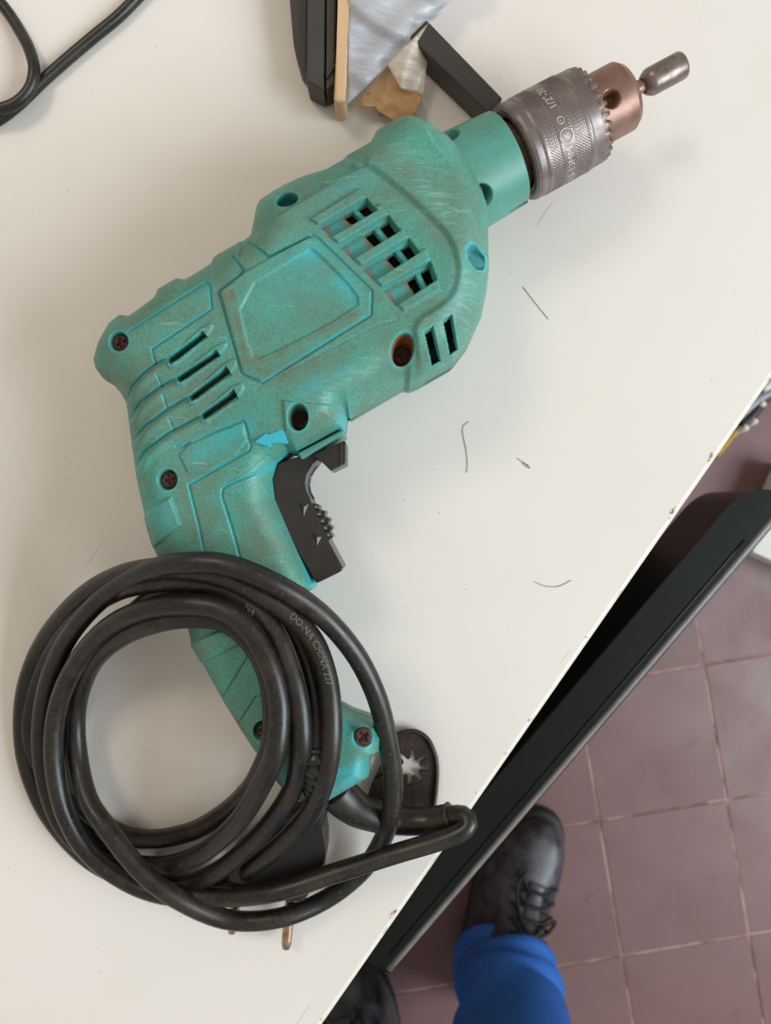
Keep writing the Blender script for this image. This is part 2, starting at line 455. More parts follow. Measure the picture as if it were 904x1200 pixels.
def sdf(X, Y, poly):
    d = seg_dist(X, Y, poly, True)
    ins = np.zeros(X.shape, dtype=bool)
    n = len(poly)
    for i in range(n):
        ax, ay = poly[i]; bx, by = poly[(i + 1) % n]
        if ay == by: continue
        ins ^= ((ay > Y) != (by > Y)) & (X < (bx - ax) * (Y - ay) / (by - ay) + ax)
    return np.where(ins, -d, d)

def rounded(poly, it=2):
    for _ in range(it):
        q = []
        for i in range(len(poly)):
            a = poly[i]; b = poly[(i + 1) % len(poly)]
            q.append((a[0] * 0.75 + b[0] * 0.25, a[1] * 0.75 + b[1] * 0.25))
            q.append((a[0] * 0.25 + b[0] * 0.75, a[1] * 0.25 + b[1] * 0.75))
        poly = q
    return poly

OUTLINE = [(503, 160), (491, 154), (478, 151), (468, 152), (438, 168), (431, 180), (420, 186), (382, 207), (355, 215), (333, 225),
           (305, 242), (301, 248), (294, 284), (280, 293), (269, 299), (253, 308), (250, 316), (224, 331), (214, 329),
           (189, 343), (185, 353), (158, 372), (147, 370), (133, 381), (120, 404), (113, 426), (116, 437), (123, 446),
           (135, 453), (144, 464), (151, 476), (153, 495), (156, 520), (160, 550), (163, 570), (169, 597), (174, 620),
           (181, 644), (190, 664), (206, 700), (220, 737), (224, 756), (236, 776), (260, 819), (279, 850), (295, 874),
           (306, 889), (325, 915), (348, 940), (379, 945), (433, 913), (435, 887), (445, 880), (447, 862), (439, 847),
           (413, 838), (401, 831), (372, 824), (358, 812), (355, 795), (346, 765), (335, 745), (318, 724), (330, 712), (357, 697),
           (369, 690), (370, 684), (353, 646), (337, 609), (326, 584), (323, 562), (328, 544), (341, 532), (352, 534),
           (405, 505), (407, 488), (410, 490), (474, 453), (480, 455), (492, 451), (531, 429), (549, 406), (564, 373),
           (570, 344), (572, 322), (572, 290), (571, 252), (566, 237), (554, 212), (541, 190), (527, 174)]
ZS = ZC + 0.006
out_w = P2(OUTLINE, ZS)

TCTRL = [(545, 300, 33.5, 17), (505, 200, 33, 17), (450, 180, 33, 20), (500, 400, 32.5, 18), (430, 280, 33.5, 22), (345, 360, 33.5, 22),
         (310, 290, 33, 20), (400, 440, 32.5, 20), (220, 400, 31, 20), (140, 410, 27, 17), (165, 480, 27, 20), (195, 560, 24, 18),
         (300, 560, 23, 12), (350, 490, 29, 9), (395, 490, 29, 7), (230, 640, 20, 14), (340, 650, 19, 9), (260, 760, 18.5, 13),
         (310, 800, 18.5, 13), (295, 860, 19, 12), (370, 880, 19, 10), (425, 870, 18, 7), (400, 925, 17, 6)]

def field(PX, PY, col, sig=46.0):
    num = np.zeros(PX.shape); den = np.full(PX.shape, 1e-12)
    for c in TCTRL:
        w = np.exp(-((PX - c[0]) ** 2 + (PY - c[1]) ** 2) / (2 * sig * sig)) + 1e-9
        num += w * c[col]; den += w
    return num / den

def base_surface(res):
    o = np.array(P(330, 450, ZS))[:2]
    e1 = AE[:2]; e2 = np.array([-e1[1], e1[0]])
    w = np.array(out_w) - o
    u = w @ e1; v = w @ e2
    U = np.arange(u.min() - 4 * res, u.max() + 4 * res, res); V = np.arange(v.min() - 4 * res, v.max() + 4 * res, res)
    UU, VV = np.meshgrid(U, V, indexing='ij')
    X = o[0] + UU * e1[0] + VV * e2[0]; Y = o[1] + UU * e1[1] + VV * e2[1]
    sd = sdf(X, Y, out_w)
    gu, gv = np.gradient(sd, res)
    gl = np.hypot(gu, gv) + 1e-9
    inside = sd < 0
    cell = inside[:-1, :-1] | inside[1:, :-1] | inside[:-1, 1:] | inside[1:, 1:]
    need = np.zeros(sd.shape, dtype=bool)
    need[:-1, :-1] |= cell; need[1:, :-1] |= cell; need[:-1, 1:] |= cell; need[1:, 1:] |= cell
    snap = need & ~inside
    gx = (gu * e1[0] + gv * e2[0]) / gl; gy = (gu * e1[1] + gv * e2[1]) / gl
    X = np.where(snap, X - gx * sd, X); Y = np.where(snap, Y - gy * sd, Y)
    d = np.maximum(-sd, 0)
    r = max(int(0.004 / res), 1)
    db_ = blur(d, r, 2)
    wq = np.clip(d / 0.012, 0, 1)
    d = d * (1 - wq) + db_ * wq
    k = (CAM_H - ZS) / FPX
    px, py = CX + X / k, CY - Y / k
    T = field(px, py, 2) * 1e-3; R = field(px, py, 3) * 1e-3
    p = 2.3
    t = np.clip(d / R, 0, 1)
    h = T * (1 - (1 - t) ** p) ** (1 / p)
    return X, Y, h, sd, inside, cell

def grid_faces(cell, shape):
    idx = np.arange(shape[0] * shape[1]).reshape(shape)
    F = np.stack([idx[:-1, :-1], idx[1:, :-1], idx[1:, 1:], idx[:-1, 1:]], axis=-1)[cell]
    used = np.unique(F); remap = np.full(shape[0] * shape[1], -1); remap[used] = np.arange(len(used))
    return remap[F], used

def sstep(x):
    x = np.clip(x, 0, 1); return x * x * (3 - 2 * x)

# ---- upper half shell with every moulded detail
RES = 0.00025
X, Y, h, sd, inside, cell = base_surface(RES)
Z0 = ZC + 0.0002 + h
PX = CX + X * FPX / (CAM_H - Z0); PY = CY - Y * FPX / (CAM_H - Z0)
Z = Z0.copy()
clean = np.zeros(Z.shape); grime = np.zeros(Z.shape); worn = np.zeros(Z.shape); rust = np.zeros(Z.shape)
opened = np.zeros(Z.shape, dtype=bool)

def sub(poly, pad):
    xs = [p[0] for p in poly]; ys = [p[1] for p in poly]
    return (PX > min(xs) - pad) & (PX < max(xs) + pad) & (PY > min(ys) - pad) & (PY < max(ys) + pad)

def groove(line, w=2.2, depth=0.0007, cl=0.8, closed=False):
    m = sub(line, w * 3)
    d = seg_dist(PX[m], PY[m], line, closed)
    Z[m] -= depth * sstep(1 - d / w)
    clean[m] = np.maximum(clean[m], cl * sstep(1.25 - d / w))

def step(poly, dz, bev=4.0, edge=0.0, pad=30):
    m = sub(poly, pad)
    s = sdf(PX[m], PY[m], poly)
    Z[m] += dz * sstep(0.5 - s / bev)
    if edge: clean[m] = np.maximum(clean[m], edge * sstep(1 - np.abs(s + bev * 0.3) / (bev * 0.55)))

def cut(poly, depth, soft=2.4, open_at=-1.4, open_poly=None, edge=0.0):
    m = sub(poly, 10)
    s = sdf(PX[m], PY[m], poly)
    Z[m] -= depth * sstep(0.5 - s / soft)
    if edge: clean[m] = np.maximum(clean[m], edge * sstep(1 - np.abs(s - 1.0) / 1.8))
    s2 = s if open_poly is None else sdf(PX[m], PY[m], open_poly)
    opened[m] |= s2 < open_at

def ell(cx, cy, rx, ry, a=0.0):
    c, s = math.cos(math.radians(a)), math.sin(math.radians(a))
    dx, dy = PX - cx, PY - cy
    return np.hypot((dx * c + dy * s) / rx, (-dx * s + dy * c) / ry)

def pit(cx, cy, rx, ry, depth, a=0.0, ring=0.7, taper=0.2):
    q = ell(cx, cy, rx, ry, a)
    m = q < 1.0
    floor_z = np.median(Z[m]) - depth
    t = sstep((1.06 - q) / taper)
    Z[:] = Z * (1 - t) + np.minimum(Z, floor_z) * t
    rg = (q < 1.22) & (q >= 1.0)
    clean[rg] = np.maximum(clean[rg], ring)
    clean[m] = 0.15; grime[m] = 0.5
    return floor_z

def blob(arr, cx, cy, rx, ry, amt, a=0.0):
    q = ell(cx, cy, rx, ry, a)
    arr[:] = np.maximum(arr, amt * np.exp(-q * q))

# front gear case stands proud of the vented facet
FRONT = [(405, 190), (418, 197), (430, 194), (444, 202), (472, 225), (500, 250), (527, 277), (539, 310), (534, 342), (516, 360),
         (484, 378), (489, 412), (495, 460), (600, 520), (680, 250), (500, 60), (380, 120)]
step(rounded(FRONT, 3), 0.0017, 9.0, 0.0, 200)
# creases: upper flank, front chamfer, belly facet
step([(322, 254), (413, 199), (430, 195), (440, 150), (290, 215), (280, 300), (312, 268)], -0.0013, 4.5, 0.15, 60)
step([(500, 150), (508, 168), (524, 184), (538, 207), (549, 232), (557, 262), (562, 300), (640, 300), (600, 150)], -0.0014, 6.0, 0.0, 60)
groove([(300, 455), (380, 412), (440, 382), (466, 374)], 3.0, 0.0003, 0.1)
# label panel: outer groove and sunken field
LABEL = [(293, 284), (315, 301), (366, 276), (372, 279), (436, 341), (435, 369), (306, 449), (284, 439), (257, 342), (284, 321), (285, 316), (272, 300)]
step(LABEL[2:10], 0.0008, 3.0, 0.0)
groove(LABEL, 2.4, 0.0011, 0.6)
FIELD_ = [(277, 345), (362, 293), (369, 293), (420, 345), (420, 362), (306, 422), (294, 418)]
step(rounded(FIELD_, 1), -0.0008, 4.0, 0.0)
for ln_, wd_, am_ in (([(272, 343), (289, 424), (304, 430)], 5, 0.95), ([(300, 430), (420, 366)], 4, 0.9), ([(436, 345), (371, 280)], 3, 0.5), ([(262, 345), (286, 436), (306, 446)], 5, 0.6)):
    m_ = sub(ln_, 14); d_ = seg_dist(PX[m_], PY[m_], ln_, False); grime[m_] = np.maximum(grime[m_], am_ * sstep(1.2 - d_ / wd_))
# rear top panel and its groove
groove([(153, 387), (241, 331), (246, 334), (248, 362), (178, 409), (182, 426)], 2.2, 0.0009, 0.9)
# sweeping ribs towards the heel of the motor
RIBS = [[(150, 468), (156, 451), (168, 437), (182, 426), (198, 418)], [(154, 490), (164, 471), (187, 453), (208, 442)],
        [(156, 516), (170, 499), (196, 479), (222, 464)], [(160, 546), (171, 527), (197, 507), (237, 486)]]
for r_ in RIBS:
    groove(r_, 2.4, 0.0012, 0.85)
    up = [(x + 4, y + 7) for x, y in r_]
    m_ = sub(up, 14); d_ = seg_dist(PX[m_], PY[m_], up, False); Z[m_] += 0.0011 * sstep(1 - d_ / 8)
for c_ in ([(184, 440), (190, 454)], [(191, 463), (195, 478)], [(198, 491), (203, 503)]):
    groove(c_, 1.8, 0.0007, 0.8)
# cooling slots behind the label
SLOTS = [[(197, 420), (237, 389), (243, 395), (201, 428)], [(207, 442), (253, 411), (258, 417), (212, 449)],
         [(222, 464), (265, 430), (271, 439), (226, 471)], [(236, 485), (274, 457), (279, 467), (240, 493)]]
for s_ in SLOTS:
    cx_ = sum(p[0] for p in s_) / 4; cy_ = sum(p[1] for p in s_) / 4
    big = rounded([((x - cx_) * 1.25 + cx_ + 4, (y - cy_) * 1.55 + cy_ - 3) for x, y in s_], 2)
    step(big, 0.0008, 3.0, 0.45)
    thin = [s_[0], s_[1], ((s_[1][0] * 0.4 + s_[2][0] * 0.6), (s_[1][1] * 0.4 + s_[2][1] * 0.6)), ((s_[0][0] * 0.4 + s_[3][0] * 0.6), (s_[0][1] * 0.4 + s_[3][1] * 0.6))]
    cut(s_, 0.0022, 2.0, -99, None, 0.4)
    cut(thin, 0.006, 2.0, -1.3)
    grime[sdf(PX, PY, s_) < 0] = 0.5
# front vent grille
GR = [[(374, 264), (429, 232), (442, 247), (392, 276)], [(397, 286), (455, 252), (469, 271), (416, 303)],
      [(424, 312), (479, 279), (492, 296), (441, 328)], [(448, 337), (504, 306), (512, 328), (466, 357)]]
def lerp2(a, b, t): return (a[0] + (b[0] - a[0]) * t, a[1] + (b[1] - a[1]) * t)
for g_ in GR:
    TL, TR, BR, BL = g_
    rim = [lerp2(TL, BL, -0.55), lerp2(TR, BR, -0.65), lerp2(TR, BR, 0.02), lerp2(TL, BL, 0.02)]
    step(rim, 0.0012, 3.5, 0.35)
lowrim = [lerp2(GR[3][0], GR[3][3], 1.0), lerp2(GR[3][1], GR[3][2], 1.0), lerp2(GR[3][1], GR[3][2], 1.55), lerp2(GR[3][0], GR[3][3], 1.4)]
step(lowrim, 0.0010, 3.5, 0.3)
for g_ in GR:
    TL, TR, BR, BL = g_
    step([lerp2(TL, TR, -0.02), TR, BR, lerp2(BL, BR, -0.02)], -0.0024, 3.0, 0.35)
    inn = [lerp2(lerp2(TL, BL, 0.16), lerp2(TR, BR, 0.16), 0.0), lerp2(TL, BL, 0.16), lerp2(TR, BR, 0.16)]
    for a_, b_ in ((0.46, 0.655), (0.77, 0.985)):
        q = [lerp2(lerp2(TL, BL, 0.17), lerp2(TR, BR, 0.17), a_), lerp2(lerp2(TL, BL, 0.17), lerp2(TR, BR, 0.17), b_),
             lerp2(lerp2(TL, BL, 0.93), lerp2(TR, BR, 0.93), b_), lerp2(lerp2(TL, BL, 0.93), lerp2(TR, BR, 0.93), a_)]
        cut(q, 0.002, 1.6, -0.8)
    padc = lerp2(lerp2(TL, BL, 0.55), lerp2(TR, BR, 0.55), 0.2)
    blob(clean, padc[0], padc[1], 13, 8, 0.9, -30)
    for t_ in (0.02, 0.44):
        cc = lerp2(lerp2(TL, BL, 0.5), lerp2(TR, BR, 0.5), t_)
        blob(rust, cc[0], cc[1], 3.5, 8, 0.6, -25)
    bc = lerp2(lerp2(TL, BL, 0.55), lerp2(TR, BR, 0.55), 0.71)
    blob(clean, bc[0], bc[1], 5, 12, 0.9, -25)
# two side vents of the gear case
for s_ in ([(497, 390), (507, 384), (516, 423), (506, 429)], [(519, 377), (529, 370), (536, 410), (527, 416)]):
    cut(s_, 0.003, 1.8, -0.9, None, 0.5)
# grip panels
groove([(206, 523), (212, 524), (284, 493), (287, 496), (294, 523), (292, 528), (233, 562), (221, 568), (232, 612), (241, 655), (252, 700)], 2.4, 0.0009, 0.85)
groove([(322, 545), (270, 567), (261, 573), (260, 582), (272, 620), (283, 660), (300, 700)], 2.4, 0.0009, 0.95)
groove([(338, 520), (300, 545), (264, 566)], 1.6, 0.0003, 0.25)
step(rounded([(206, 524), (282, 495), (292, 524), (225, 564)], 1), 0.0006, 3.0, 0.3)
step([(164, 608), (200, 583), (212, 615), (176, 645)], 0.0014, 4.0, 0.7)
step([(214, 758), (268, 735), (286, 752), (229, 781)], 0.0012, 4.0, 0.2)
groove([(258, 822), (290, 771), (288, 763)], 1.4, 0.0008, 0.0)
groove([(277, 852), (300, 817), (316, 815), (330, 814)], 1.4, 0.0008, 0.0)
# front lip of the handle: clean bright edge round the trigger
edge_t = [(405, 505), (352, 535), (341, 531), (328, 543), (323, 562), (326, 584), (337, 609), (353, 646), (369, 686)]
m_ = sub(edge_t, 12); d_ = seg_dist(PX[m_], PY[m_], edge_t, False); clean[m_] = np.maximum(clean[m_], 1.0 * sstep(1.5 - d_ / 5))
edge_h = [(318, 724), (335, 745), (346, 765), (355, 795), (357, 810)]
m_ = sub(edge_h, 14); d_ = seg_dist(PX[m_], PY[m_], edge_h, False); clean[m_] = np.maximum(clean[m_], 1.0 * sstep(1.6 - d_ / 9))
step([(332, 470), (398, 476), (420, 470), (420, 520), (345, 545), (336, 520)], 0.0010, 4.0, 0.25)
# stepped foot under the handle
step([(447, 881), (434, 887), (390, 907), (352, 926), (330, 960), (380, 970), (450, 930)], -0.0045, 3.0, 0.0)
blob(clean, 410, 912, 32, 14, 0.95, -28)
# screw wells, open wells
SCREWS = []
for cx_, cy_, rx_, ry_, dep, a_, rz in ((139, 400, 11, 11, 0.0045, 0, 0.7), (196, 562, 11.5, 12, 0.004, 0, 0.5), (349.5, 489, 12, 16, 0.011, 0, 0.6),
                                         (472, 410, 13, 20, 0.011, 12, 0.5), (425.5, 864, 11.5, 11.5, 0.0014, 0, 0.95), (309, 857, 12, 12, 0.004, 0, 0.4)):
    fz = pit(cx_, cy_, rx_, ry_, dep, a_, rz, 0.35 if dep > 0.01 else 0.2)
    SCREWS.append((cx_, cy_, fz, dep))
q_ = ell(472, 410, 13, 20, 12); rust[q_ < 1] = 0.8
pit(336, 232, 13, 7.5, 0.009, -14, 0.5); rust[ell(336, 232, 13, 7.5, -14) < 1] = 0
pit(558, 303, 9, 16, 0.007, -28, 0.9)
for cx_, cy_, rx_, ry_, a_ in ((336, 232, 13, 7.5, -14), (558, 303, 9, 16, -28)):
    q_ = ell(cx_, cy_, rx_, ry_, a_); clean[q_ < 1] = 0.5; grime[q_ < 1] = 0.1
# wear, grime and clean patches as they lie on the plastic
for b_ in ((360, 300, 26, 10, 0.85, -30), (405, 335, 22, 12, 0.8, 45), (270, 508, 40, 12, 0.75, -28), (240, 530, 30, 10, 0.5, -28), (365, 455, 18, 9, 0.6, -30),
           (405, 435, 16, 6, 0.5, -30), (190, 610, 18, 18, 0.45, 0), (345, 600, 22, 40, 0.35, -20), (240, 345, 20, 6, 0.3, -30), (400, 845, 20, 10, 0.7, 20),
           (345, 330, 60, 40, 0.3, -30), (410, 215, 50, 12, 0.35, -30), (535, 345, 10, 30, 0.35, 20), (430, 895, 14, 6, 0.5, -25), (405, 496, 10, 12, 0.9, 0),
           (320, 545, 40, 6, 0.5, -28)):
    blob(clean, *b_)
for b_ in ((300, 425, 26, 10, 0.9, 40), (265, 360, 9, 34, 0.8, -14), (370, 425, 30, 12, 0.5, -30), (170, 450, 30, 40, 0.5, 0), (220, 470, 50, 40, 0.45, 0),
           (140, 420, 25, 25, 0.5, 0), (500, 255, 12, 34, 0.55, -42), (380, 490, 18, 10, 0.8, -28), (240, 620, 30, 50, 0.6, 0), (310, 630, 40, 60, 0.6, 0), (200, 640, 20, 30, 0.5, 0), (130, 440, 16, 20, 0.7, 0), (150, 380, 40, 12, 0.5, -30), (410, 310, 30, 14, 0.35, -30), (230, 800, 40, 60, 0.45, 0),
           (335, 232, 40, 18, 0.45, -28), (420, 380, 40, 20, 0.35, -30), (240, 760, 22, 8, 0.7, -30), (290, 830, 30, 40, 0.3, 0), (460, 190, 40, 20, 0.5, 20),
           (320, 260, 24, 20, 0.4, 0), (345, 430, 40, 8, 0.7, -30), (215, 585, 8, 26, 0.6, -20)):
    blob(grime, *b_)
for b_ in ((515, 240, 18, 50, 0.9, -40), (545, 350, 16, 60, 0.6, 8), (480, 190, 60, 24, 0.45, 30), (395, 450, 60, 14, 0.55, -30), (520, 380, 30, 30, 0.4, 0)):
    blob(worn, *b_)

op = opened & inside
allop = op[:-1, :-1] & op[1:, :-1] & op[:-1, 1:] & op[1:, 1:]
F, used = grid_faces(cell & ~allop, Z.shape)
Vt = np.stack([X, Y, Z], axis=-1).reshape(-1, 3)[used]
shell = mesh_obj('housing_half', Vt, F, M['teal'], drill,
                 attrs={'clean': clean.ravel()[used], 'grime': grime.ravel()[used], 'worn': worn.ravel()[used], 'rust': rust.ravel()[used]})
tag(shell, 'upper teal plastic half shell with vents and grip panels')
# ---- lower half shell
Xb, Yb, hb, sdb, inb, cellb = base_surface(0.0009)
F, used = grid_faces(cellb, hb.shape)
Vb = np.stack([Xb, Yb, ZC - 0.0004 - hb], axis=-1).reshape(-1, 3)[used]
mesh_obj('housing_half', Vb, F[:, ::-1], M['teal'], drill, attrs={'grime': np.full(len(used), 0.3)})

# ---- lathe about the drill's axis
def ax_pt(s, r, phi):
    s, r, phi = np.broadcast_arrays(s, r, phi)
    return AX + s[..., None] * AE + (r * np.cos(phi))[..., None] * AU + (r * np.sin(phi))[..., None] * AN

def lathe(name, prof, nseg, mat, parent, disp=None, ds=None, fine=None, smooth=True):
    prof = np.array(prof, dtype=float)
    s, r = prof[:, 0], prof[:, 1]
    if fine:
        L = np.concatenate([[0], np.cumsum(np.hypot(np.diff(s), np.diff(r)))])
        q = np.unique(np.concatenate([L, np.arange(0, L[-1], fine)]))
        s, r = np.interp(q, L, s), np.interp(q, L, r)
    ph = np.linspace(-math.pi, math.pi, nseg, endpoint=False)
    S, PH = np.meshgrid(s, ph, indexing='ij'); Rr = np.repeat(r[:, None], nseg, axis=1)
    if disp is not None: Rr = Rr + disp(S, PH)
    if ds is not None: S = S + ds(S, PH)
    V = ax_pt(S, Rr, PH).reshape(-1, 3)
    n = len(s)
    i, j = np.meshgrid(np.arange(n - 1), np.arange(nseg), indexing='ij')
    a = i * nseg + j; b = i * nseg + (j + 1) % nseg
    F = np.stack([a, a + nseg, b + nseg, b], axis=-1).reshape(-1, 4)
    return mesh_obj(name, V, F, mat, parent, smooth=smooth)

k = KP
def hole_disp(s0, p0, rad, depth, r):
    return lambda S, PH: -depth * sstep((rad + 0.0004 - np.hypot(S - s0, (PH - p0) * r)) / 0.0009)
h1 = hole_disp(-70 * k, 0.72, 0.0046, 0.007, 0.02); h2 = hole_disp(-70 * k, -0.78, 0.0046, 0.007, 0.02)
lathe('gear_neck', [(-100 * k, 0.0208), (-60 * k, 0.0203), (-11 * k, 0.0194), (-9.5 * k, 0.0190), (-9 * k, 0.0184), (-11 * k, 0.0176), (-30 * k, 0.0172)],
      420, M['teal_plain'], drill, disp=lambda S, PH: h1(S, PH) + h2(S, PH), fine=0.0003)
groove_v = np.array([ax_pt(np.array(s_), np.array(0.0196 + 0.0004 * 0), np.array(1.52)) for s_ in np.linspace(-62 * k, -12 * k, 6)])
tube('seam', groove_v, 0.00035, M['black_plastic'], drill, nseg=6)
# motor seen in the dark behind the vents
lathe('motor', [(-360 * k, 0.0), (-360 * k, 0.020), (-250 * k, 0.020), (-248 * k, 0.0255), (-110 * k, 0.0255), (-108 * k, 0.012), (-80 * k, 0.012), (-80 * k, 0)], 48, M['motor'], drill,
      disp=lambda S, PH: np.where(S > -260 * k, 0.0007 * np.sign(np.sin(PH * 12)), 0))

# ---- chuck
chuck = bpy.data.objects.new('chuck', None); COL.objects.link(chuck); chuck.parent = drill; ORI[chuck.name] = origin(drill)
tag(chuck, 'dark worn steel keyed chuck with knurled sleeve')
lathe('spindle', [(-30 * k, 0.0), (-30 * k, 0.013), (2 * k, 0.0135), (4 * k, 0.0135), (4 * k, 0.0)], 64, M['inner'], chuck)
def knurl(S, PH):
    u = np.cos(48 * PH + S * 2600) ; v = np.cos(48 * PH - S * 2600)
    d = 0.00036 * np.maximum(np.abs(u), np.abs(v)) ** 2 - 0.00036
    b1 = ((S > 20 * k) & (S < 34 * k)); b2 = ((S > 52 * k) & (S < 70 * k))
    return np.where(b1 | b2, d, 0)
lathe('sleeve', [(4 * k, 0.0142), (0.5 * k, 0.0158), (-0.5 * k, 0.0172), (0.5 * k, 0.0184), (3 * k, 0.0193), (7 * k, 0.0197), (14 * k, 0.0196), (17 * k, 0.0199), (74 * k, 0.0197),
                 (76 * k, 0.0194), (92 * k, 0.0191), (93.5 * k, 0.0187)],
      480, M['steel'], chuck, disp=knurl, fine=0.00035)
NT = 30
def tooth(S, PH):
    sq = np.clip(np.sin(NT * PH) * 2.2, -1, 1)
    return np.where(S > 93 * k, (0.5 + 0.5 * sq) * 0.0021, 0)
lathe('gear_ring', [(86 * k, 0.01915), (92.5 * k, 0.0192), (93.2 * k, 0.0188), (94.0 * k, 0.0174), (94.0 * k, 0.0160), (94 * k, 0.0130)], 360, M['tooth'], chuck, ds=tooth)
hn = hole_disp(113 * k, 0.22, 0.0033, 0.006, 0.0138)
lathe('nose', [(88 * k, 0.0139), (143 * k, 0.0138), (149 * k, 0.0124), (150 * k, 0.0112), (150 * k, 0.0065), (146 * k, 0.0042), (140 * k, 0.0)], 240, M['rusty'], chuck, disp=lambda S, PH: np.where(S < 140 * k, hn(S, PH), 0), fine=0.0004)

def ring_text(txt, size, s0, phi0, name, dphi_center=True):
    V, F = text_data(txt, size, 0.00012)
    w = V[:, 0].max(); hh = size * 0.7
    R0 = 0.0197
    ph = phi0 - (V[:, 0] - w / 2) / R0           # reads up the sleeve, tops of the letters towards the drill
    s = s0 - (V[:, 1] - hh / 2)
    VV = ax_pt(s, R0 + V[:, 2] + 0.0001, ph)
    return mesh_obj(name, VV, F, M['etch'], chuck, smooth=False)
ring_text('1.5-13MM', 0.0042, 43 * k, 1.12, 'engraved_text')
ring_text('1/2"-20', 0.0042, 43 * k, -0.40, 'engraved_text')
def ring_circle(s0, phi0, rad, w):
    a = np.linspace(0, 2 * math.pi, 32)
    return np.array([ax_pt(np.array(s0 + rad * math.cos(t)), np.array(0.0199), np.array(phi0 + rad * math.sin(t) / 0.0198)) for t in a])
tube('engraved_mark', ring_circle(43 * k, 0.46, 0.0026, 0), 0.00026, M['etch'], chuck, nseg=6, cap=False)
tube('engraved_mark', ring_circle(43 * k, 0.16, 0.0013, 0), 0.00022, M['etch'], chuck, nseg=6, cap=False)
ring_text('K', 0.0030, 43 * k, 0.46, 'engraved_text')
ring_text('R', 0.0014, 43 * k, 0.16, 'engraved_text')

# ---- screws in the wells (one shared mesh)
def screw_mesh():
    nr, na = 9, 48
    V = [(0, 0, -0.0006)]; Fc = []
    for i in range(1, nr + 1):
        r = i / nr
        for j in range(na):
            a = 2 * math.pi * j / na
            x, y = r * math.cos(a), r * math.sin(a)
            z = 0.0006 * (1 - r ** 3)
            wd = 0.17
            if (abs(x) < wd and abs(y) < 0.62) or (abs(y) < wd and abs(x) < 0.62): z -= 0.0013
            V.append((x * 0.0034, y * 0.0034, z))
    for j in range(na):
        V.append((0.0034 * math.cos(2 * math.pi * j / na), 0.0034 * math.sin(2 * math.pi * j / na), -0.0012))
    for j in range(na): Fc.append((0, 1 + j, 1 + (j + 1) % na))
    for i in range(nr):
        for j in range(na):
            a = 1 + i * na + j; b = 1 + i * na + (j + 1) % na
            Fc.append((a, a + na, b + na, b))
    me = bpy.data.meshes.new('screw'); me.from_pydata(V, [], Fc); me.materials.append(M['screw'])
    for p in me.polygons: p.use_smooth = True
    return me
scm = screw_mesh()
for i, (cx_, cy_, fz, dep) in enumerate(SCREWS):
    o = bpy.data.objects.new('screw', scm); COL.objects.link(o); o.parent = drill
    kk = (CAM_H - (fz + dep)) / FPX
    w = Vector(((cx_ - CX) * kk, (CY - cy_) * kk, fz + 0.0011))
    o.location = w - origin(drill)
    o.rotation_euler = (0, 0, (0.4, 0.2, 0.6, 0.1, 0.75, 0.3)[i])
    if i == 4: o.scale = (1.08, 1.08, 1)

# ---- direction arrow moulded on the flank
def surf_z(px, py):
    q = (PX - px) ** 2 + (PY - py) ** 2
    q = np.where(inside, q, 1e9)
    return Z[np.unravel_index(np.argmin(q), q.shape)]
za = surf_z(316, 515)
arrow = [(298, 518), (312, 507), (314, 510.5), (333, 502), (337, 520), (317, 518), (316, 524)]
o = bm_obj('direction_arrow', prism(P2(arrow, za + 0.0016), za - 0.002, za + 0.0017, 0.0003), M['cyan'], drill)
tag(o, 'bright cyan raised arrow')

# ---- trigger group
trig = [(346, 536), (368, 529), (373, 539), (363, 546), (357, 556), (355.5, 566), (357, 576), (361, 583), (366, 589), (383, 630), (403, 667), (398, 671), (371, 684), (352, 650), (332, 612), (322, 586), (318, 562), (326, 543)]
tz = 0.0445
trigger = bm_obj('trigger', prism(P2(trig, tz), ZC - (tz - ZC), tz, 0.0007), M['black_plastic'], drill)
tag(trigger, 'black plastic trigger switch')
wc = P(349, 625, 0.041)
wheel_pts = []
for i in range(96):
    a = 2 * math.pi * i / 96
    rr = 0.0134 + 0.0005 * (1 if (i // 2) % 2 else -1)
    wheel_pts.append((wc.x + rr * math.cos(a), wc.y + rr * math.sin(a)))
bm_obj('speed_wheel', prism(wheel_pts, ZC - 0.007, 0.0410, 0.0), M['black_plastic'], trigger)
teeth = []
for i in range(5):
    a = math.radians(14 + 9.5 * i)
for t in np.linspace(0.08, 0.92, 5):
    c = lerp2((367, 590), (384, 629), t)
    tw = P(c[0] + 1.5, c[1] - 0.7, 0.0435)
    V, F_ = tube_data(np.array([tuple(P(c[0] - 6, c[1] - 1, 0.0432)), tuple(P(c[0] + 5, c[1] + 1.5, 0.0425))]), 0.00125, 10)
    mesh_obj('wheel_rib', V, F_, M['black_plastic'], trigger)
for tri in ([(347, 586), (363, 590), (356, 607)], [(362, 619), (378, 629), (372, 641)]):
    zz = tz - 0.0002
    pts = [P(x, y, zz) for x, y in tri]; c = (pts[0] + pts[1] + pts[2]) / 3 + Vector((0.0004, 0, 0.0012))
    mesh_obj('speed_mark', [tuple(p) for p in pts] + [tuple(c)], [(0, 1, 3), (1, 2, 3), (2, 0, 3), (2, 1, 0)], M['black_plastic'], trigger, smooth=False)
sel = [(366, 533), (404, 516), (405.5, 518), (405.5, 543), (388, 552), (379, 543)]
lever = bm_obj('selector_lever', prism(P2(sel, 0.047), ZC - 0.006, 0.047, 0.0006), M['black_plastic'], drill)
rid = [(398.5, 519.5), (401, 518.4), (401, 544.5), (398.5, 545.8)]
bm_obj('lever_ridge', prism(P2(rid, 0.0476), 0.0455, 0.0476, 0.0003), M['black_plastic'], lever)
lipz = 0.0505
lip = [(349, 531), (402, 503), (404, 507), (353, 538)]
bm_obj('trigger_guard_lip', prism(P2(lip, lipz), ZC - 0.01, lipz, 0.0005), M['teal_plain'], drill)

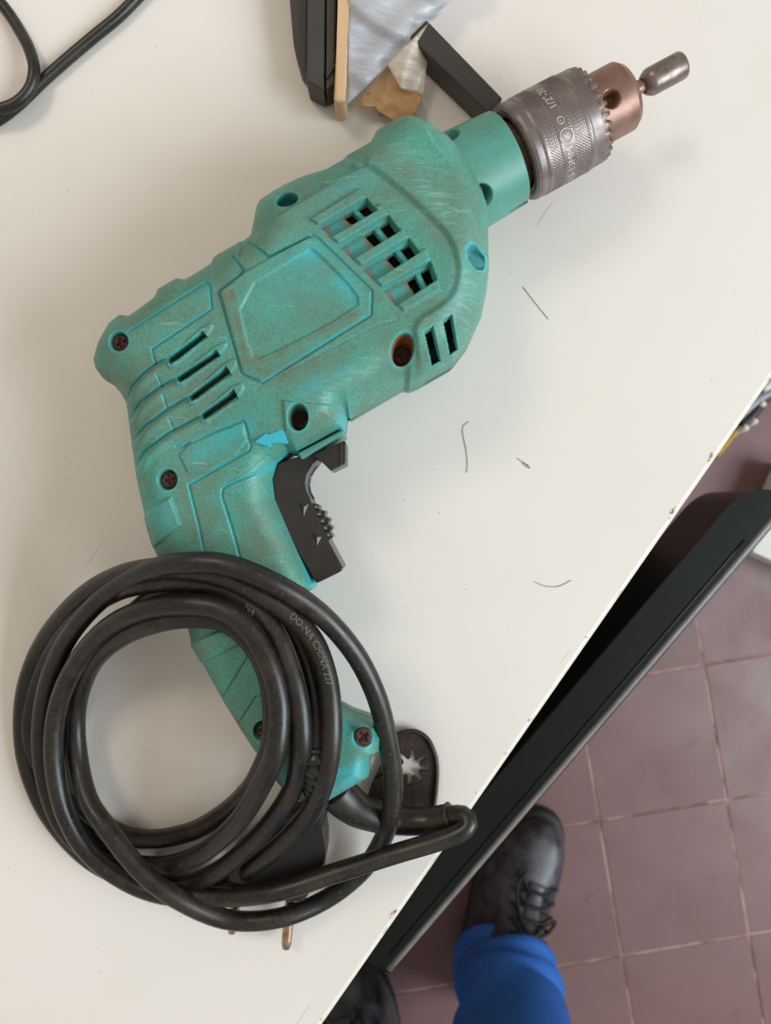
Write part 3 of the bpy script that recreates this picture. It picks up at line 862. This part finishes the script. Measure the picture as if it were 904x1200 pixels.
# ---- cord guard and coiled cord
guard_pts = [(392, 924, 32), (402, 935, 30), (420, 949, 25), (440, 956, 20), (466, 961, 16), (500, 962, 17), (528, 956, 21)]
gp = pxpath(guard_pts, 0.0012)
tq = np.linspace(0, 1, len(gp))
gr_ = np.interp(tq, [0, 0.12, 0.3, 0.55, 1.0], [0.0080, 0.0078, 0.0070, 0.0064, 0.0052])
gr_ = gr_ + np.where(tq > 0.985, 0.0006, 0)
o = tube('cord_guard', gp, gr_, M['rubber'], drill, nseg=24, cap=True)
tag(o, 'black rubber cord guard')

CORD = [(500, 962, 17), (520, 958.5, 19.8), (534, 955, 22.5), (546, 957, 25), (549, 966, 26.5), (541, 974, 27), (518, 984, 27), (465, 1000, 26.5), (393, 1023, 28.5), (322, 1045, 29), (250, 1051, 20), (187, 1047, 16), (146, 1031, 15),
        (104, 999, 15.5), (79, 959, 17), (66, 913, 19), (63, 863, 22), (72, 815, 26), (95, 770, 34), (125, 737, 44), (165, 716, 55), (217, 708, 63.5), (258, 713, 65.5), (288, 733, 66), (312, 770, 66), (325, 810, 66),
        (328, 840, 66), (323, 880, 65), (309, 915, 58), (286, 954, 47), (262, 980, 37), (233, 1002, 27), (187, 1015, 15), (142, 1010, 7.5), (105, 999, 5.5), (75, 970, 6), (56, 925, 9), (48, 870, 12), (54, 810, 18),
        (75, 755, 27), (110, 710, 40), (150, 680, 52), (190, 664, 63), (217, 660, 68), (260, 661, 70.5), (307, 677, 70), (369, 714, 62), (415, 764, 54), (441, 815, 47), (454, 865, 40), (461, 915, 32.5), (459, 950, 28),
        (448, 985, 16), (425, 1020, 8), (385, 1052, 8), (330, 1075, 15), (270, 1078, 17), (208, 1053, 24), (167, 1022, 26), (125, 970, 25), (104, 938, 21), (92, 890, 14), (89, 840, 14), (97, 800, 21), (115, 768, 32),
        (150, 742, 45), (190, 728, 55), (217, 724, 56.5), (260, 727, 57), (292, 750, 57.5), (312, 785, 57.5), (320, 825, 57.5), (318, 870, 57.5), (305, 905, 52), (288, 930, 40), (262, 953, 27), (225, 974, 15),
        (179, 983, 8), (142, 978, 5), (105, 955, 4.2), (70, 925, 4.2), (45, 893, 4.5), (36, 858, 6), (41, 815, 9), (58, 770, 16), (88, 727, 28), (128, 697, 42), (170, 684, 54), (217, 683, 57.5), (262, 690, 58),
        (293, 707, 58.5), (320, 737, 60), (337, 775, 62), (348, 812, 63), (353, 845, 63), (353, 878, 61), (346, 917, 50), (322, 958, 41), (286, 997, 31), (250, 1024, 22), (215, 1036, 12), (170, 1034, 7), (110, 1010, 4.2),
        (60, 958, 4.2), (35, 905, 4.2), (27, 860, 4.2), (30, 810, 8), (45, 765, 14), (70, 727, 24), (105, 693, 37), (148, 672, 50), (185, 666, 59), (217, 667, 63), (265, 677, 64), (300, 694, 64), (340, 720, 61),
        (368, 752, 60), (383, 793, 60), (388, 830, 61), (388, 870, 60.5), (382, 908, 57), (366, 948, 47), (338, 982, 38), (304, 1010, 27), (268, 1034, 12), (225, 1045, 5), (180, 1040, 4.2), (130, 1012, 4.2), (90, 965, 4.2),
        (72, 900, 4.2), (76, 830, 8), (100, 775, 18), (150, 725, 38), (195, 692, 54), (240, 684, 57), (280, 692, 57), (310, 708, 56), (338, 733, 52), (356, 768, 51), (367, 808, 54), (371, 850, 56.5), (371, 880, 57)]
cord_path = pxpath(CORD, 0.0022)
CR = 0.0041
cord = tube('power_cord', cord_path, CR, M['rubber'], drill, nseg=16)
tag(cord, 'thick black rubber cord wound in a loose coil')

def path_text(txt, size, path, start, side, name, parent, rad, mat=None):
    """raised lettering lying along a cord; side = angle round the cord from straight up (+ = right of travel)"""
    V, F_ = text_data(txt, size, 0.0001)
    L = np.concatenate([[0], np.cumsum(np.linalg.norm(np.diff(path, axis=0), axis=1))])
    out = []
    for x, y, z in V:
        s = start + x
        c = np.array([np.interp(s, L, path[:, i]) for i in range(3)])
        c2 = np.array([np.interp(s + 0.001, L, path[:, i]) for i in range(3)])
        t = c2 - c; t /= np.linalg.norm(t)
        b = np.cross(t, [0, 0, 1.0]); b /= np.linalg.norm(b)      # right of travel
        n = np.cross(b, t)
        a = side - (y - size * 0.35) / rad
        out.append(c + (rad + z + 0.00002) * (math.cos(a) * n + math.sin(a) * b))
    return mesh_obj(name, out, F_, mat or M['print'], parent, smooth=False)
L_ = np.concatenate([[0], np.cumsum(np.linalg.norm(np.diff(cord_path, axis=0), axis=1))])
def nearest_len(px, py, z, lo=0.55):
    w = np.array(P(px, py, z)); d = np.linalg.norm(cord_path - w, axis=1)
    return L_[np.argmin(d)]
path_text('DO-NA CHINA 227', 0.0036, cord_path, nearest_len(341, 720, 0.061), -0.25, 'cord_lettering', cord, CR)
path_text('NA', 0.0034, cord_path, nearest_len(293, 707, 0.0585), 0.2, 'cord_lettering', cord, CR)

# ---- mains plug on the end of the cord
plug_out = [(361, 948), (376, 950), (378, 966), (382, 990), (383, 1008), (377, 1022), (357, 1055), (342, 1055), (280, 1038), (268, 1030), (264, 1012), (277, 998), (312, 986), (345, 964)]
pb = bmesh.new()
pb.free()
plug = bm_obj('mains_plug', prism(P2(plug_out, 0.020), 0.0015, 0.0235, 0.0035, 3), M['plug'], drill, smooth=False)
tag(plug, 'black two pin mains plug')
relief = pxpath([(371, 872, 57), (371, 895, 56), (371, 915, 51), (371, 935, 38), (368, 955, 20), (366, 965, 14)], 0.0008)
rr = 0.0048 + 0.0007 * np.sign(np.sin(np.arange(len(relief)) * 1.3))
tube('plug_relief', relief, rr, M['plug'], plug, nseg=16)
for a_, b_ in (((341, 1050), (335.5, 1111)), ((279, 1032), (272, 1093))):
    pp = spline([tuple(P(a_[0], a_[1], 0.008)), tuple(P((a_[0] + b_[0]) / 2, (a_[1] + b_[1]) / 2, 0.008)), tuple(P(b_[0], b_[1], 0.008))], 0.002)
    rad = np.full(len(pp), 0.0023); rad[-1] = 0.0017
    tube('plug_pin', pp, rad, M['pin'], plug, nseg=16)

# ------------------------------------------------------------------ socket bit held in the chuck
bp = ax_pt(np.array(190 * k), np.array(0.0), np.array(0.0))
bit = thing('socket_bit', tuple(bp), 'worn steel hex socket driver bit gripped in the drill chuck', 'drill bit')
def alathe(name, prof, nseg, mat, parent, disp=None, fine=None, smooth=True): return lathe(name, prof, nseg, mat, parent, disp=disp, fine=fine, smooth=smooth)
alathe('shank', [(141 * k, 0.0), (141 * k, 0.0030), (168 * k, 0.0030), (170 * k, 0.0027), (175 * k, 0.0027), (176 * k, 0.0031), (182 * k, 0.0033)], 6, M['rusty'], bit, smooth=False)
alathe('socket', [(172 * k, 0.0030), (174 * k, 0.0040), (180 * k, 0.0053), (183 * k, 0.0055), (222 * k, 0.0055), (224 * k, 0.0052), (224 * k, 0.0040), (204 * k, 0.0039), (204 * k, 0.0)], 48, M['bit'], bit)

# ------------------------------------------------------------------ oscillating-tool blade
def curve_mesh(name, loops, z, thick, mat, parent=None, base=None, bev=0.0):
    c = bpy.data.curves.new(name, 'CURVE'); c.dimensions = '2D'; c.fill_mode = 'BOTH'; c.extrude = thick / 2
    c.bevel_depth = bev
    for lp in loops:
        s = c.splines.new('POLY'); s.points.add(len(lp) - 1); s.use_cyclic_u = True
        for i, (x, y) in enumerate(lp): s.points[i].co = (x, y, 0, 1)
    o = bpy.data.objects.new(name, c); COL.objects.link(o)
    dg = bpy.context.evaluated_depsgraph_get()
    me = bpy.data.meshes.new_from_object(o.evaluated_get(dg))
    V = np.array([v.co[:] for v in me.vertices]); V[:, 2] += z
    F_ = [tuple(p.vertices) for p in me.polygons]
    bpy.data.objects.remove(o); bpy.data.curves.remove(c); bpy.data.meshes.remove(me)
    return mesh_obj(name, V, F_, mat, parent, base, smooth=False)
bb = P(478, 915, 0)
blade = thing('saw_blade', (bb.x, bb.y, 0), 'dark steel oscillating tool blade with a star shaped mounting hole', 'blade')
zb = 0.0022
b_out = rounded([(430, 936), (437, 916), (449, 892), (455, 872), (464, 861), (478, 856), (490, 857), (501, 865), (510, 882), (514, 897), (512, 925), (509, 952), (480, 958), (450, 956)], 1)
star = []
sc_ = (482, 899)
for i in range(8):
    a0 = math.radians(-84 + i * 45)
    for da, rr in ((-0.39, 10), (-0.21, 11.5), (-0.11, 20.5), (0.11, 20.5), (0.21, 11.5), (0.39, 10)):
        star.append((sc_[0] + rr * math.cos(a0 + da) , sc_[1] + rr * math.sin(a0 + da)))
plate = curve_mesh('blade_plate', [P2(b_out, zb), P2(star, zb)], zb, 0.0014, M['blade'], blade)
rimp = pxpath([(449, 892, 3.3), (455, 873, 3.3), (464, 862, 3.3), (478, 857, 3.3), (490, 858, 3.3), (501, 866, 3.3), (509, 882, 3.3), (512, 897, 3.3), (511, 925, 3.3), (508, 950, 3.3)], 0.001)
tube('blade_rim', rimp, 0.0011, M['blade'], blade, nseg=8)
bend = [(430, 937), (438, 914), (455, 906), (462, 940)]
bm_obj('blade_neck', prism(P2(bend, 0.004), 0.0016, 0.0042, 0.0004), M['blade'], blade)

# ------------------------------------------------------------------ loose cable, upper left
lc = pxpath([(-210, -260, 2.6), (-150, -150, 2.6), (-70, -60, 2.6), (-25, -20, 2.6), (2, 5, 2.6), (22, 34, 3.5), (36, 62, 6), (40, 84, 7.8), (35, 104, 7.8), (20, 120, 7.8), (0, 128, 7.6), (-30, 132, 6), (-70, 126, 2.6), (-105, 140, 2.6),
             (-95, 175, 2.6), (-50, 166, 2.6), (0, 139, 2.6), (22, 122, 2.6), (50, 95, 2.6), (78, 70, 2.6), (110, 43, 2.6), (138, 20, 2.6), (160, -2, 2.6), (200, -45, 2.6), (235, -95, 2.6), (258, -170, 2.6), (250, -280, 2.6), (200, -380, 2.6)], 0.002)
o = tube('cable', lc, 0.0026, M['rubber'], None, base=tuple(P(40, 80, 0)), nseg=14)
tag(o, 'thin black cable looping over itself in the top left corner', 'cable')

# ------------------------------------------------------------------ black plastic case with stick, film and bar at the top
cb = P(368, 40, 0)
case = thing('plastic_case', (cb.x, cb.y, 0), 'black plastic tool case standing beside the tan wooden strip', 'case')
zt = 0.016
c1 = [(337, -260), (364, -260), (361, 88), (352, 80), (344, 52), (340, 5)]
bm_obj('case_side', prism(P2(c1, 0.012), 0.0005, 0.012, 0.0012), M['case'], case)
c2 = [(361, -260), (383, -260), (380, 106), (359, 95)]
bm_obj('case_body', prism(P2(c2, zt), 0.0005, zt, 0.0010), M['case'], case)
c3 = [(384.4, -260), (399, -260), (392, 98), (381.8, 105)]
bm_obj('case_lid', prism(P2(c3, zt - 0.0008), 0.0005, zt - 0.0008, 0.0008), M['case'], case)
c4 = [(381, 90), (394, 72), (394, 76), (384, 91)]
bm_obj('case_latch', prism(P2(c4, zt + 0.0004), zt - 0.004, zt + 0.0004, 0.0003), M['black_plastic'], case)

stb = P(400, 60, 0)
stick_px = [(400, -250), (414, -250), (408, 40), (405, 119), (391, 118), (395, 40)]
o = bm_obj('wooden_strip', prism(P2(stick_px, 0.018), 0.0005, 0.018, 0.0016, 3), M['tan'], None, base=(stb.x, stb.y, 0))
tag(o, 'tan wooden strip standing on edge along the black case', 'wooden strip')

def sheet(name, quad, nu, nv, zf, mat, parent, thick=0.0003):
    """crumpled film: bilinear patch in the photo's layout with its own heights"""
    V = []
    for i in range(nu + 1):
        for j in range(nv + 1):
            u, v = i / nu, j / nv
            a = lerp2(quad[0], quad[1], u); b = lerp2(quad[3], quad[2], u)
            p = lerp2(a, b, v)
            V.append(tuple(P(p[0], p[1], zf(u, v))))
    F_ = []
    for i in range(nu):
        for j in range(nv):
            a = i * (nv + 1) + j
            F_.append((a, a + nv + 1, a + nv + 2, a + 1))
    o = mesh_obj(name, V, F_, mat, parent)
    md = o.modifiers.new('thickness', 'SOLIDIFY'); md.thickness = thick
    return o
bgp = P(455, 50, 0)
bag = thing('plastic_wrapper', (bgp.x, bgp.y, 0), 'crumpled clear plastic wrapper with a brown glue stain at the top', 'wrapper')
def z1(u, v):
    cr = 0.0016 * math.sin(17 * (u * 0.8 - v * 0.9)) + 0.0011 * math.sin(31 * (u * 0.7 - v) + 1.3) + 0.0008 * math.sin(9 * u + 14 * v)
    return 0.019 - 0.004 * u - 0.004 * v + cr
sheet('film', [(409, -80), (590, -60), (507, 24), (408, 122)], 46, 40, z1, M['film'], bag)
def z2(u, v):
    return 0.015 - 0.006 * v + 0.002 * math.sin(3 * u + 2 * v)
sheet('film_flap', [(454, 76), (507, 22), (496, 111), (470, 104)], 16, 16, z2, M['film2'], bag)
glue = rounded([(457, 73), (495, 110), (492, 124), (482, 137), (470, 146), (458, 138), (443, 130), (441, 123), (430, 125), (419, 120), (432, 104), (446, 88)], 1)
bm_obj('glue_stain', prism(P2(glue, 0.008), 0.0070, 0.0078, 0.0002), M['glue'], bag)
wall = [(446, 90), (495, 111), (485, 128), (444, 128)]
bm_obj('wrapper_fold', prism(P2(wall, 0.0066), 0.0004, 0.0069, 0.0003), M['glue'], bag)

ba = P(545, 80, 0)
zb2 = 0.016
bar_px = [(500, 22), (590, 115), (573, 132), (480, 42)]
o = bm_obj('flat_bar', prism(P2(bar_px, zb2), 0.0005, zb2, 0.0010), M['case'], None, base=(ba.x, ba.y, 0))
tag(o, 'straight black flat bar between the plastic wrapper and the chuck', 'bar')

# ------------------------------------------------------------------ chair tucked against the table
ZT = -0.15
chb = P(690, 860, FLOOR_Z)
chair = thing('chair', (0.17, -0.17, FLOOR_Z), 'chair with a glossy dark green backrest pushed against the white table', 'chair')
r0 = P(457, 1143, ZT); r1 = P(884, 645, ZT)
cd = (r1 - r0).normalized(); cn = Vector((-cd.y, cd.x, 0))           # cn points towards the table
end = r1 + cd * 0.041
w_ = 0.0315
def q2(a, b): p = r0 + cd * a + cn * b; return (p.x, p.y)
Lb = (end - r0).length
back = [q2(0, 0)]
for t in np.linspace(0, math.pi / 2, 14):
    back.append(q2(Lb - 0.036 + 0.036 * math.cos(t) ** 0.8, w_ * math.sin(t) ** 0.9))
back += [q2(0.0, w_), q2(-0.003, w_ * 0.5)]
bm_obj('backrest', prism(back, ZT - 0.07, ZT, 0.0045, 3), M['green'], chair)
sheen_pts = np.array([tuple(r0 + cd * (0.002 + (Lb - 0.012) * t) + cn * (0.0030 + 0.0008 * t) + Vector((0, 0, -0.0012))) for t in np.linspace(0, 1, 24)])
tube('edge_sheen_strip', sheen_pts, 0.0024, M['edge_sheen'], chair, nseg=12)  # added grey tube painting the window's reflection along the backrest's outer edge
gr0 = np.array([tuple(r0 + cd * (0.01 + (Lb - 0.05) * t) + cn * 0.009 + Vector((0, 0, -0.0002))) for t in np.linspace(0, 1, 24)])
tube('piping', gr0, 0.0009, M['green'], chair, nseg=8)
# wooden back panel below the green top
pa = P(850, 604, ZT - 0.04); pb_ = P(778, 646, -0.36)
def wp(a, b, z): p = r0 + cd * a + cn * b; return (p.x, p.y, z)
ea = (pa - r0).dot(cd); eb = (pb_ - r0).dot(cd); na_ = (pa - r0).dot(cn); nb_ = (pb_ - r0).dot(cn)
wv = [wp(0.02, w_ - 0.001, ZT - 0.03), wp(ea, w_ - 0.001, ZT - 0.03), wp(eb, nb_, -0.36), wp(0.02, nb_, -0.36),
      wp(0.02, w_ - 0.028, ZT - 0.03), wp(ea, w_ - 0.028, ZT - 0.03), wp(eb, nb_ - 0.016, -0.36), wp(0.02, nb_ - 0.016, -0.36)]
mesh_obj('back_panel', wv, [(0, 1, 2, 3), (7, 6, 5, 4), (0, 4, 5, 1), (1, 5, 6, 2), (2, 6, 7, 3), (3, 7, 4, 0)], M['wood'], chair, smooth=False)
seat = [q2(0.02, 0.03), q2(eb, 0.03), q2(eb - 0.01, 0.40), q2(0.03, 0.40)]
bm_obj('seat', prism(seat, -0.39, -0.36, 0.006), M['seat'], chair)
for a, b in ((0.045, 0.06), (eb - 0.05, 0.06), (0.055, 0.36), (eb - 0.06, 0.36)):
    c = r0 + cd * a + cn * b
    bm_obj('leg', box((c.x, c.y), cd, cn, 0.028, 0.028, FLOOR_Z, -0.388, 0.003), M['frame'], chair)

# ------------------------------------------------------------------ person: boots and blue jeans
FZ = FLOOR_Z
toe = P(646, 958, FZ + 0.04)
hd = Vector((0.36, 0.933)).normalized()
toe2 = P(384, 1108, FZ + 0.04)
hd2 = Vector((-0.30, 0.954)).normalized()
pc = Vector((0.04, -0.70, FZ))
person = thing('person', tuple(pc), 'standing person in blue jeans and black lace-up boots beside the table', 'person')

def boot(toe_xy, hdir, mirror):
    t = Vector(toe_xy[:2]); hv = hdir; sv = Vector((hv.y, -hv.x)) * mirror     # sv: outer side
    heel = t - hv * 0.30
    def outline(b, f, w, z, toe_round=2.4, skew=0.010, n=40):
        pts = []
        mid, half = (b + f) / 2, (f - b) / 2
        for i in range(n):
            a = 2 * math.pi * i / n
            ca, sa = math.cos(a), math.sin(a)
            e = 2 / toe_round
            x = mid + half * math.copysign(abs(ca) ** e, ca)
            u = (x) / 0.30
            wid = w * (0.80 + 0.22 * math.sin(min(max((u - 0.25) / 0.75, 0), 1) * math.pi * 0.75) - 0.06 * math.exp(-((u - 0.4) / 0.14) ** 2))
            y = wid * math.copysign(abs(sa) ** e, sa) + skew * math.sin(u * math.pi) * -1
            p = heel + hv * x + sv * y
            pts.append((p.x, p.y, z))
        return pts
    def stack(rings):
        V = []; Fc = []; n = len(rings[0])
        for r in rings: V += r
        for k_ in range(len(rings) - 1):
            for i in range(n):
                a = k_ * n + i; b = k_ * n + (i + 1) % n
                Fc.append((a, b, b + n, a + n))
        Fc.append(tuple(range(n))[::-1]); Fc.append(tuple(range((len(rings) - 1) * n, len(rings) * n)))
        return V, Fc
    sl = [outline(0.0, 0.30, 0.056, FZ + 0.0005), outline(-0.002, 0.302, 0.0575, FZ + 0.006), outline(-0.002, 0.302, 0.0575, FZ + 0.022), outline(0.002, 0.298, 0.055, FZ + 0.027)]
    V, Fc = stack(sl)
    up = [outline(0.004, 0.296, 0.0530, FZ + 0.026), outline(0.002, 0.297, 0.0540, FZ + 0.040), outline(0.002, 0.292, 0.0525, FZ + 0.054), outline(0.003, 0.280, 0.0495, FZ + 0.066),
          outline(0.004, 0.262, 0.0460, FZ + 0.074), outline(0.005, 0.240, 0.0430, FZ + 0.080), outline(0.006, 0.215, 0.0420, FZ + 0.090), outline(0.006, 0.190, 0.0420, FZ + 0.104),
          outline(0.006, 0.170, 0.0425, FZ + 0.122), outline(0.004, 0.155, 0.0440, FZ + 0.145), outline(0.004, 0.150, 0.0440, FZ + 0.155)]
    V2, F2 = stack(up)
    b = mesh_obj('boot', V2, F2, M['boot'], person)
    tag(b, 'black leather lace-up work boot')
    md = b.modifiers.new('smooth', 'SUBSURF'); md.levels = 1; md.render_levels = 2
    mesh_obj('sole', V, Fc, M['sole'], b)
    # tongue and laces climbing the instep
    prof = [(0.222, 0.086), (0.205, 0.0935), (0.190, 0.103), (0.176, 0.115), (0.166, 0.128)]
    def ip(x, y, dz=0.0):
        zz = np.interp(-x, [-p[0] for p in prof], [p[1] for p in prof])
        p = heel + hv * x + sv * y
        return (p.x, p.y, FZ + zz - abs(y) ** 2 * 5.5 + dz)
    tg = [ip(x, 0.0, 0.001) for x, _ in prof]
    tube('tongue', spline(tg, 0.004), 0.013, M['boot'], b, nseg=12, aspect=0.35)
    xs = [p[0] for p in prof]
    for i in range(4):
        for s in (-1, 1):
            pts = [ip(xs[i], s * 0.026, 0.003), ip((xs[i] + xs[i + 1]) / 2, s * 0.010, 0.008), ip((xs[i] + xs[i + 1]) / 2, -s * 0.006, 0.0085 + 0.0015 * s), ip(xs[i + 1], -s * 0.026, 0.003)]
            tube('lace', spline(pts, 0.003), 0.0023, M['lace'], b, nseg=8)
    loop = [ip(0.170, 0.0, 0.012), ip(0.176, 0.020, 0.012), ip(0.19, 0.034, 0.010), ip(0.185, 0.020, 0.012), ip(0.172, 0.002, 0.012), ip(0.186, -0.018, 0.012), ip(0.214, -0.028, 0.010), ip(0.232, -0.022, 0.007)]
    tube('lace', spline(loop, 0.003), 0.0023, M['lace'], b, nseg=8)
    for x in xs[:4]:
        for s in (-1, 1):
            p = np.array(ip(x, s * 0.028, 0.0015))
            tube('eyelet', np.array([p - [0, 0, 0.001], p + [0, 0, 0.0012]]), 0.0032, M['sole'], b, nseg=10)
    return heel

heel1 = boot(toe, hd, 1)
heel2 = boot(toe2, hd2, -1)

def leg_rings(heel, hv, hip):
    sv = Vector((hv.y, -hv.x))
    rings = []
    ank = heel + hv * 0.094
    hip = Vector(hip)
    for zi, (z, r, fx) in enumerate(((0.062, 0.068, 0.0), (0.058, 0.073, 0.0), (0.070, 0.078, 0.0), (0.086, 0.066, 0.0), (0.102, 0.080, 0.0), (0.118, 0.065, 0.0), (0.136, 0.080, 0.0), (0.154, 0.066, 0), (0.175, 0.080, 0), (0.20, 0.070, 0),
                                    (0.26, 0.082, 0), (0.34, 0.084, 0), (0.44, 0.087, 0), (0.54, 0.094, 0), (0.66, 0.102, 0), (0.78, 0.110, 0), (0.86, 0.112, 0))):
        t = min(max((z - 0.10) / 0.76, 0), 1)
        c = ank.lerp(hip, t)
        n = 44; ring = []
        for i in range(n):
            a = 2 * math.pi * i / n
            fold = 0.0
            if z < 0.30:
                fold = 0.006 * math.sin(2 * a + zi * 2.2) + 0.005 * math.sin(3 * a - zi * 1.3) + 0.003 * math.sin(2 * a + z * 70)
            rr = r + fold * min(1.0, zi / 4)
            tilt = 0.058 * max(math.cos(a), 0) ** 1.5 * min(max(1 - (z - 0.058) / 0.15, 0), 1)      # the hem rides up over the instep
            p = Vector((c.x, c.y)) + hv * (math.cos(a) * rr * 1.02 + fx) + sv * math.sin(a) * rr * 0.92
            ring.append((p.x, p.y, FZ + z + tilt))
        rings.append(ring)
    return rings
tv_ = []; tf_ = []
pelvis_c = Vector((0.03, -0.78))
for heel, hv, hip in ((heel1, hd, (0.125, -0.77)), (heel2, hd2, (-0.065, -0.79))):
    rings = leg_rings(heel, hv, hip); n = 44; b0 = len(tv_)
    inner = [tuple(Vector(p) + (Vector((sum(q[0] for q in rings[0]) / n, sum(q[1] for q in rings[0]) / n, p[2])) - Vector(p)) * 0.06 + Vector((0, 0, 0.05))) for p in rings[0]]
    rings = [inner] + rings
    for r in rings: tv_ += r
    for k_ in range(len(rings) - 1):
        for i in range(n):
            a = b0 + k_ * n + i; b = b0 + k_ * n + (i + 1) % n
            tf_.append((a, b, b + n, a + n))
pv0 = len(tv_); pr = [(0.80, 0.19, 0.115), (0.88, 0.20, 0.13), (0.96, 0.19, 0.125), (1.04, 0.17, 0.115)]
for z, rx, ry in pr:
    for i in range(44):
        a = 2 * math.pi * i / 44
        tv_.append((pelvis_c.x + rx * math.cos(a), pelvis_c.y + ry * math.sin(a), FZ + z))
for k_ in range(3):
    for i in range(44):
        a = pv0 + k_ * 44 + i; b = pv0 + k_ * 44 + (i + 1) % 44
        tf_.append((a, b, b + 44, a + 44))
tf_.append(tuple(range(pv0, pv0 + 44))[::-1]); tf_.append(tuple(range(pv0 + 132, pv0 + 176)))
jeans = mesh_obj('jeans', tv_, tf_, M['denim'], person)
tag(jeans, 'bright blue denim jeans')
md = jeans.modifiers.new('smooth', 'SUBSURF'); md.levels = 1; md.render_levels = 1

# ------------------------------------------------------------------ things on the floor at the right
w0 = P(884, 646, FZ + 0.06); w1 = P(904, 655, FZ + 0.06)
wd = (w1 - w0).normalized(); wn = Vector((-wd.y, wd.x, 0))
wc_ = w0 + wd * 0.10 + wn * 0.07
cbx = thing('cardboard_box', (wc_.x, wc_.y, FZ), 'white box on the tiled floor beyond the chair at the right edge', 'box')
bm_obj('box_body', box((wc_.x, wc_.y), wd, wn, 0.20, 0.14, FZ + 0.0005, FZ + 0.052, 0.001), M['card'], cbx)
bm_obj('box_lid', box((wc_.x, wc_.y), wd, wn, 0.203, 0.143, FZ + 0.042, FZ + 0.06, 0.001), M['card'], cbx)

tb = P(890, 478, FZ)
tang = thing('hose_bundle', (tb.x, tb.y, FZ), 'grey tube and yellow strap bundle with white caps on the floor', 'bundle')
tube('grey_tube', pxpath([(862, 492, -792), (880, 475, -790), (904, 459, -790), (940, 440, -792)], 0.006), 0.0085, M['grey'], tang, nseg=14)
tube('yellow_strap', pxpath([(838, 535, -797), (855, 514, -796), (868, 499, -795), (876, 485, -793), (882, 474, -792)], 0.006), 0.0058, M['yellow'], tang, nseg=12)
tube('dark_hose', pxpath([(868, 500, -790), (884, 484, -789), (894, 470, -790), (915, 455, -791)], 0.006), 0.0078, M['dark'] if 'dark' in M else M['seat'], tang, nseg=12)
tube('brown_tube', pxpath([(893, 458, -790), (904, 450, -789), (930, 436, -790)], 0.006), 0.0075, M['cap'], tang, nseg=12)
for x, y in ((894, 473), (874, 501), (884.5, 493.5)):
    c = P(x, y, FZ + 0.016)
    pth = spline([tuple(c + Vector((-0.006, -0.003, -0.012))), tuple(c), tuple(c + Vector((0.002, 0.003, 0.002)))], 0.002)
    rr = np.full(len(pth), 0.0052); rr[-1] = 0.003
    tube('white_cap', pth, rr, M['cap'], tang, nseg=12)

# ------------------------------------------------------------------ stray hairs on the table
HAIRS = [([(613, 336), (626, 353), (643, 374)], 'straight dark hair on the white table right of the drill front'),
         ([(550, 494), (543, 500), (547, 530), (548, 545), (547, 554)], 'bent dark hair on the table right of the trigger'),
         ([(627, 682), (640, 687), (655, 687), (670, 680)], 'shallow curved hair on the white table near its front edge'),
         ([(606, 537), (614, 542), (622, 549), (616, 546), (612, 542), (620, 545)], 'small tangled dark fibre lying on the open table')]
for pts, lab in HAIRS:
    hp = pxpath([(x, y, 0.25) for x, y in pts], 0.0008)
    c = P(pts[0][0], pts[0][1], 0)
    o = tube('hair', hp, 0.00011, M['hair'], None, base=(c.x, c.y, 0), nseg=6)
    tag(o, lab, 'hair', 'stray hairs on the table')
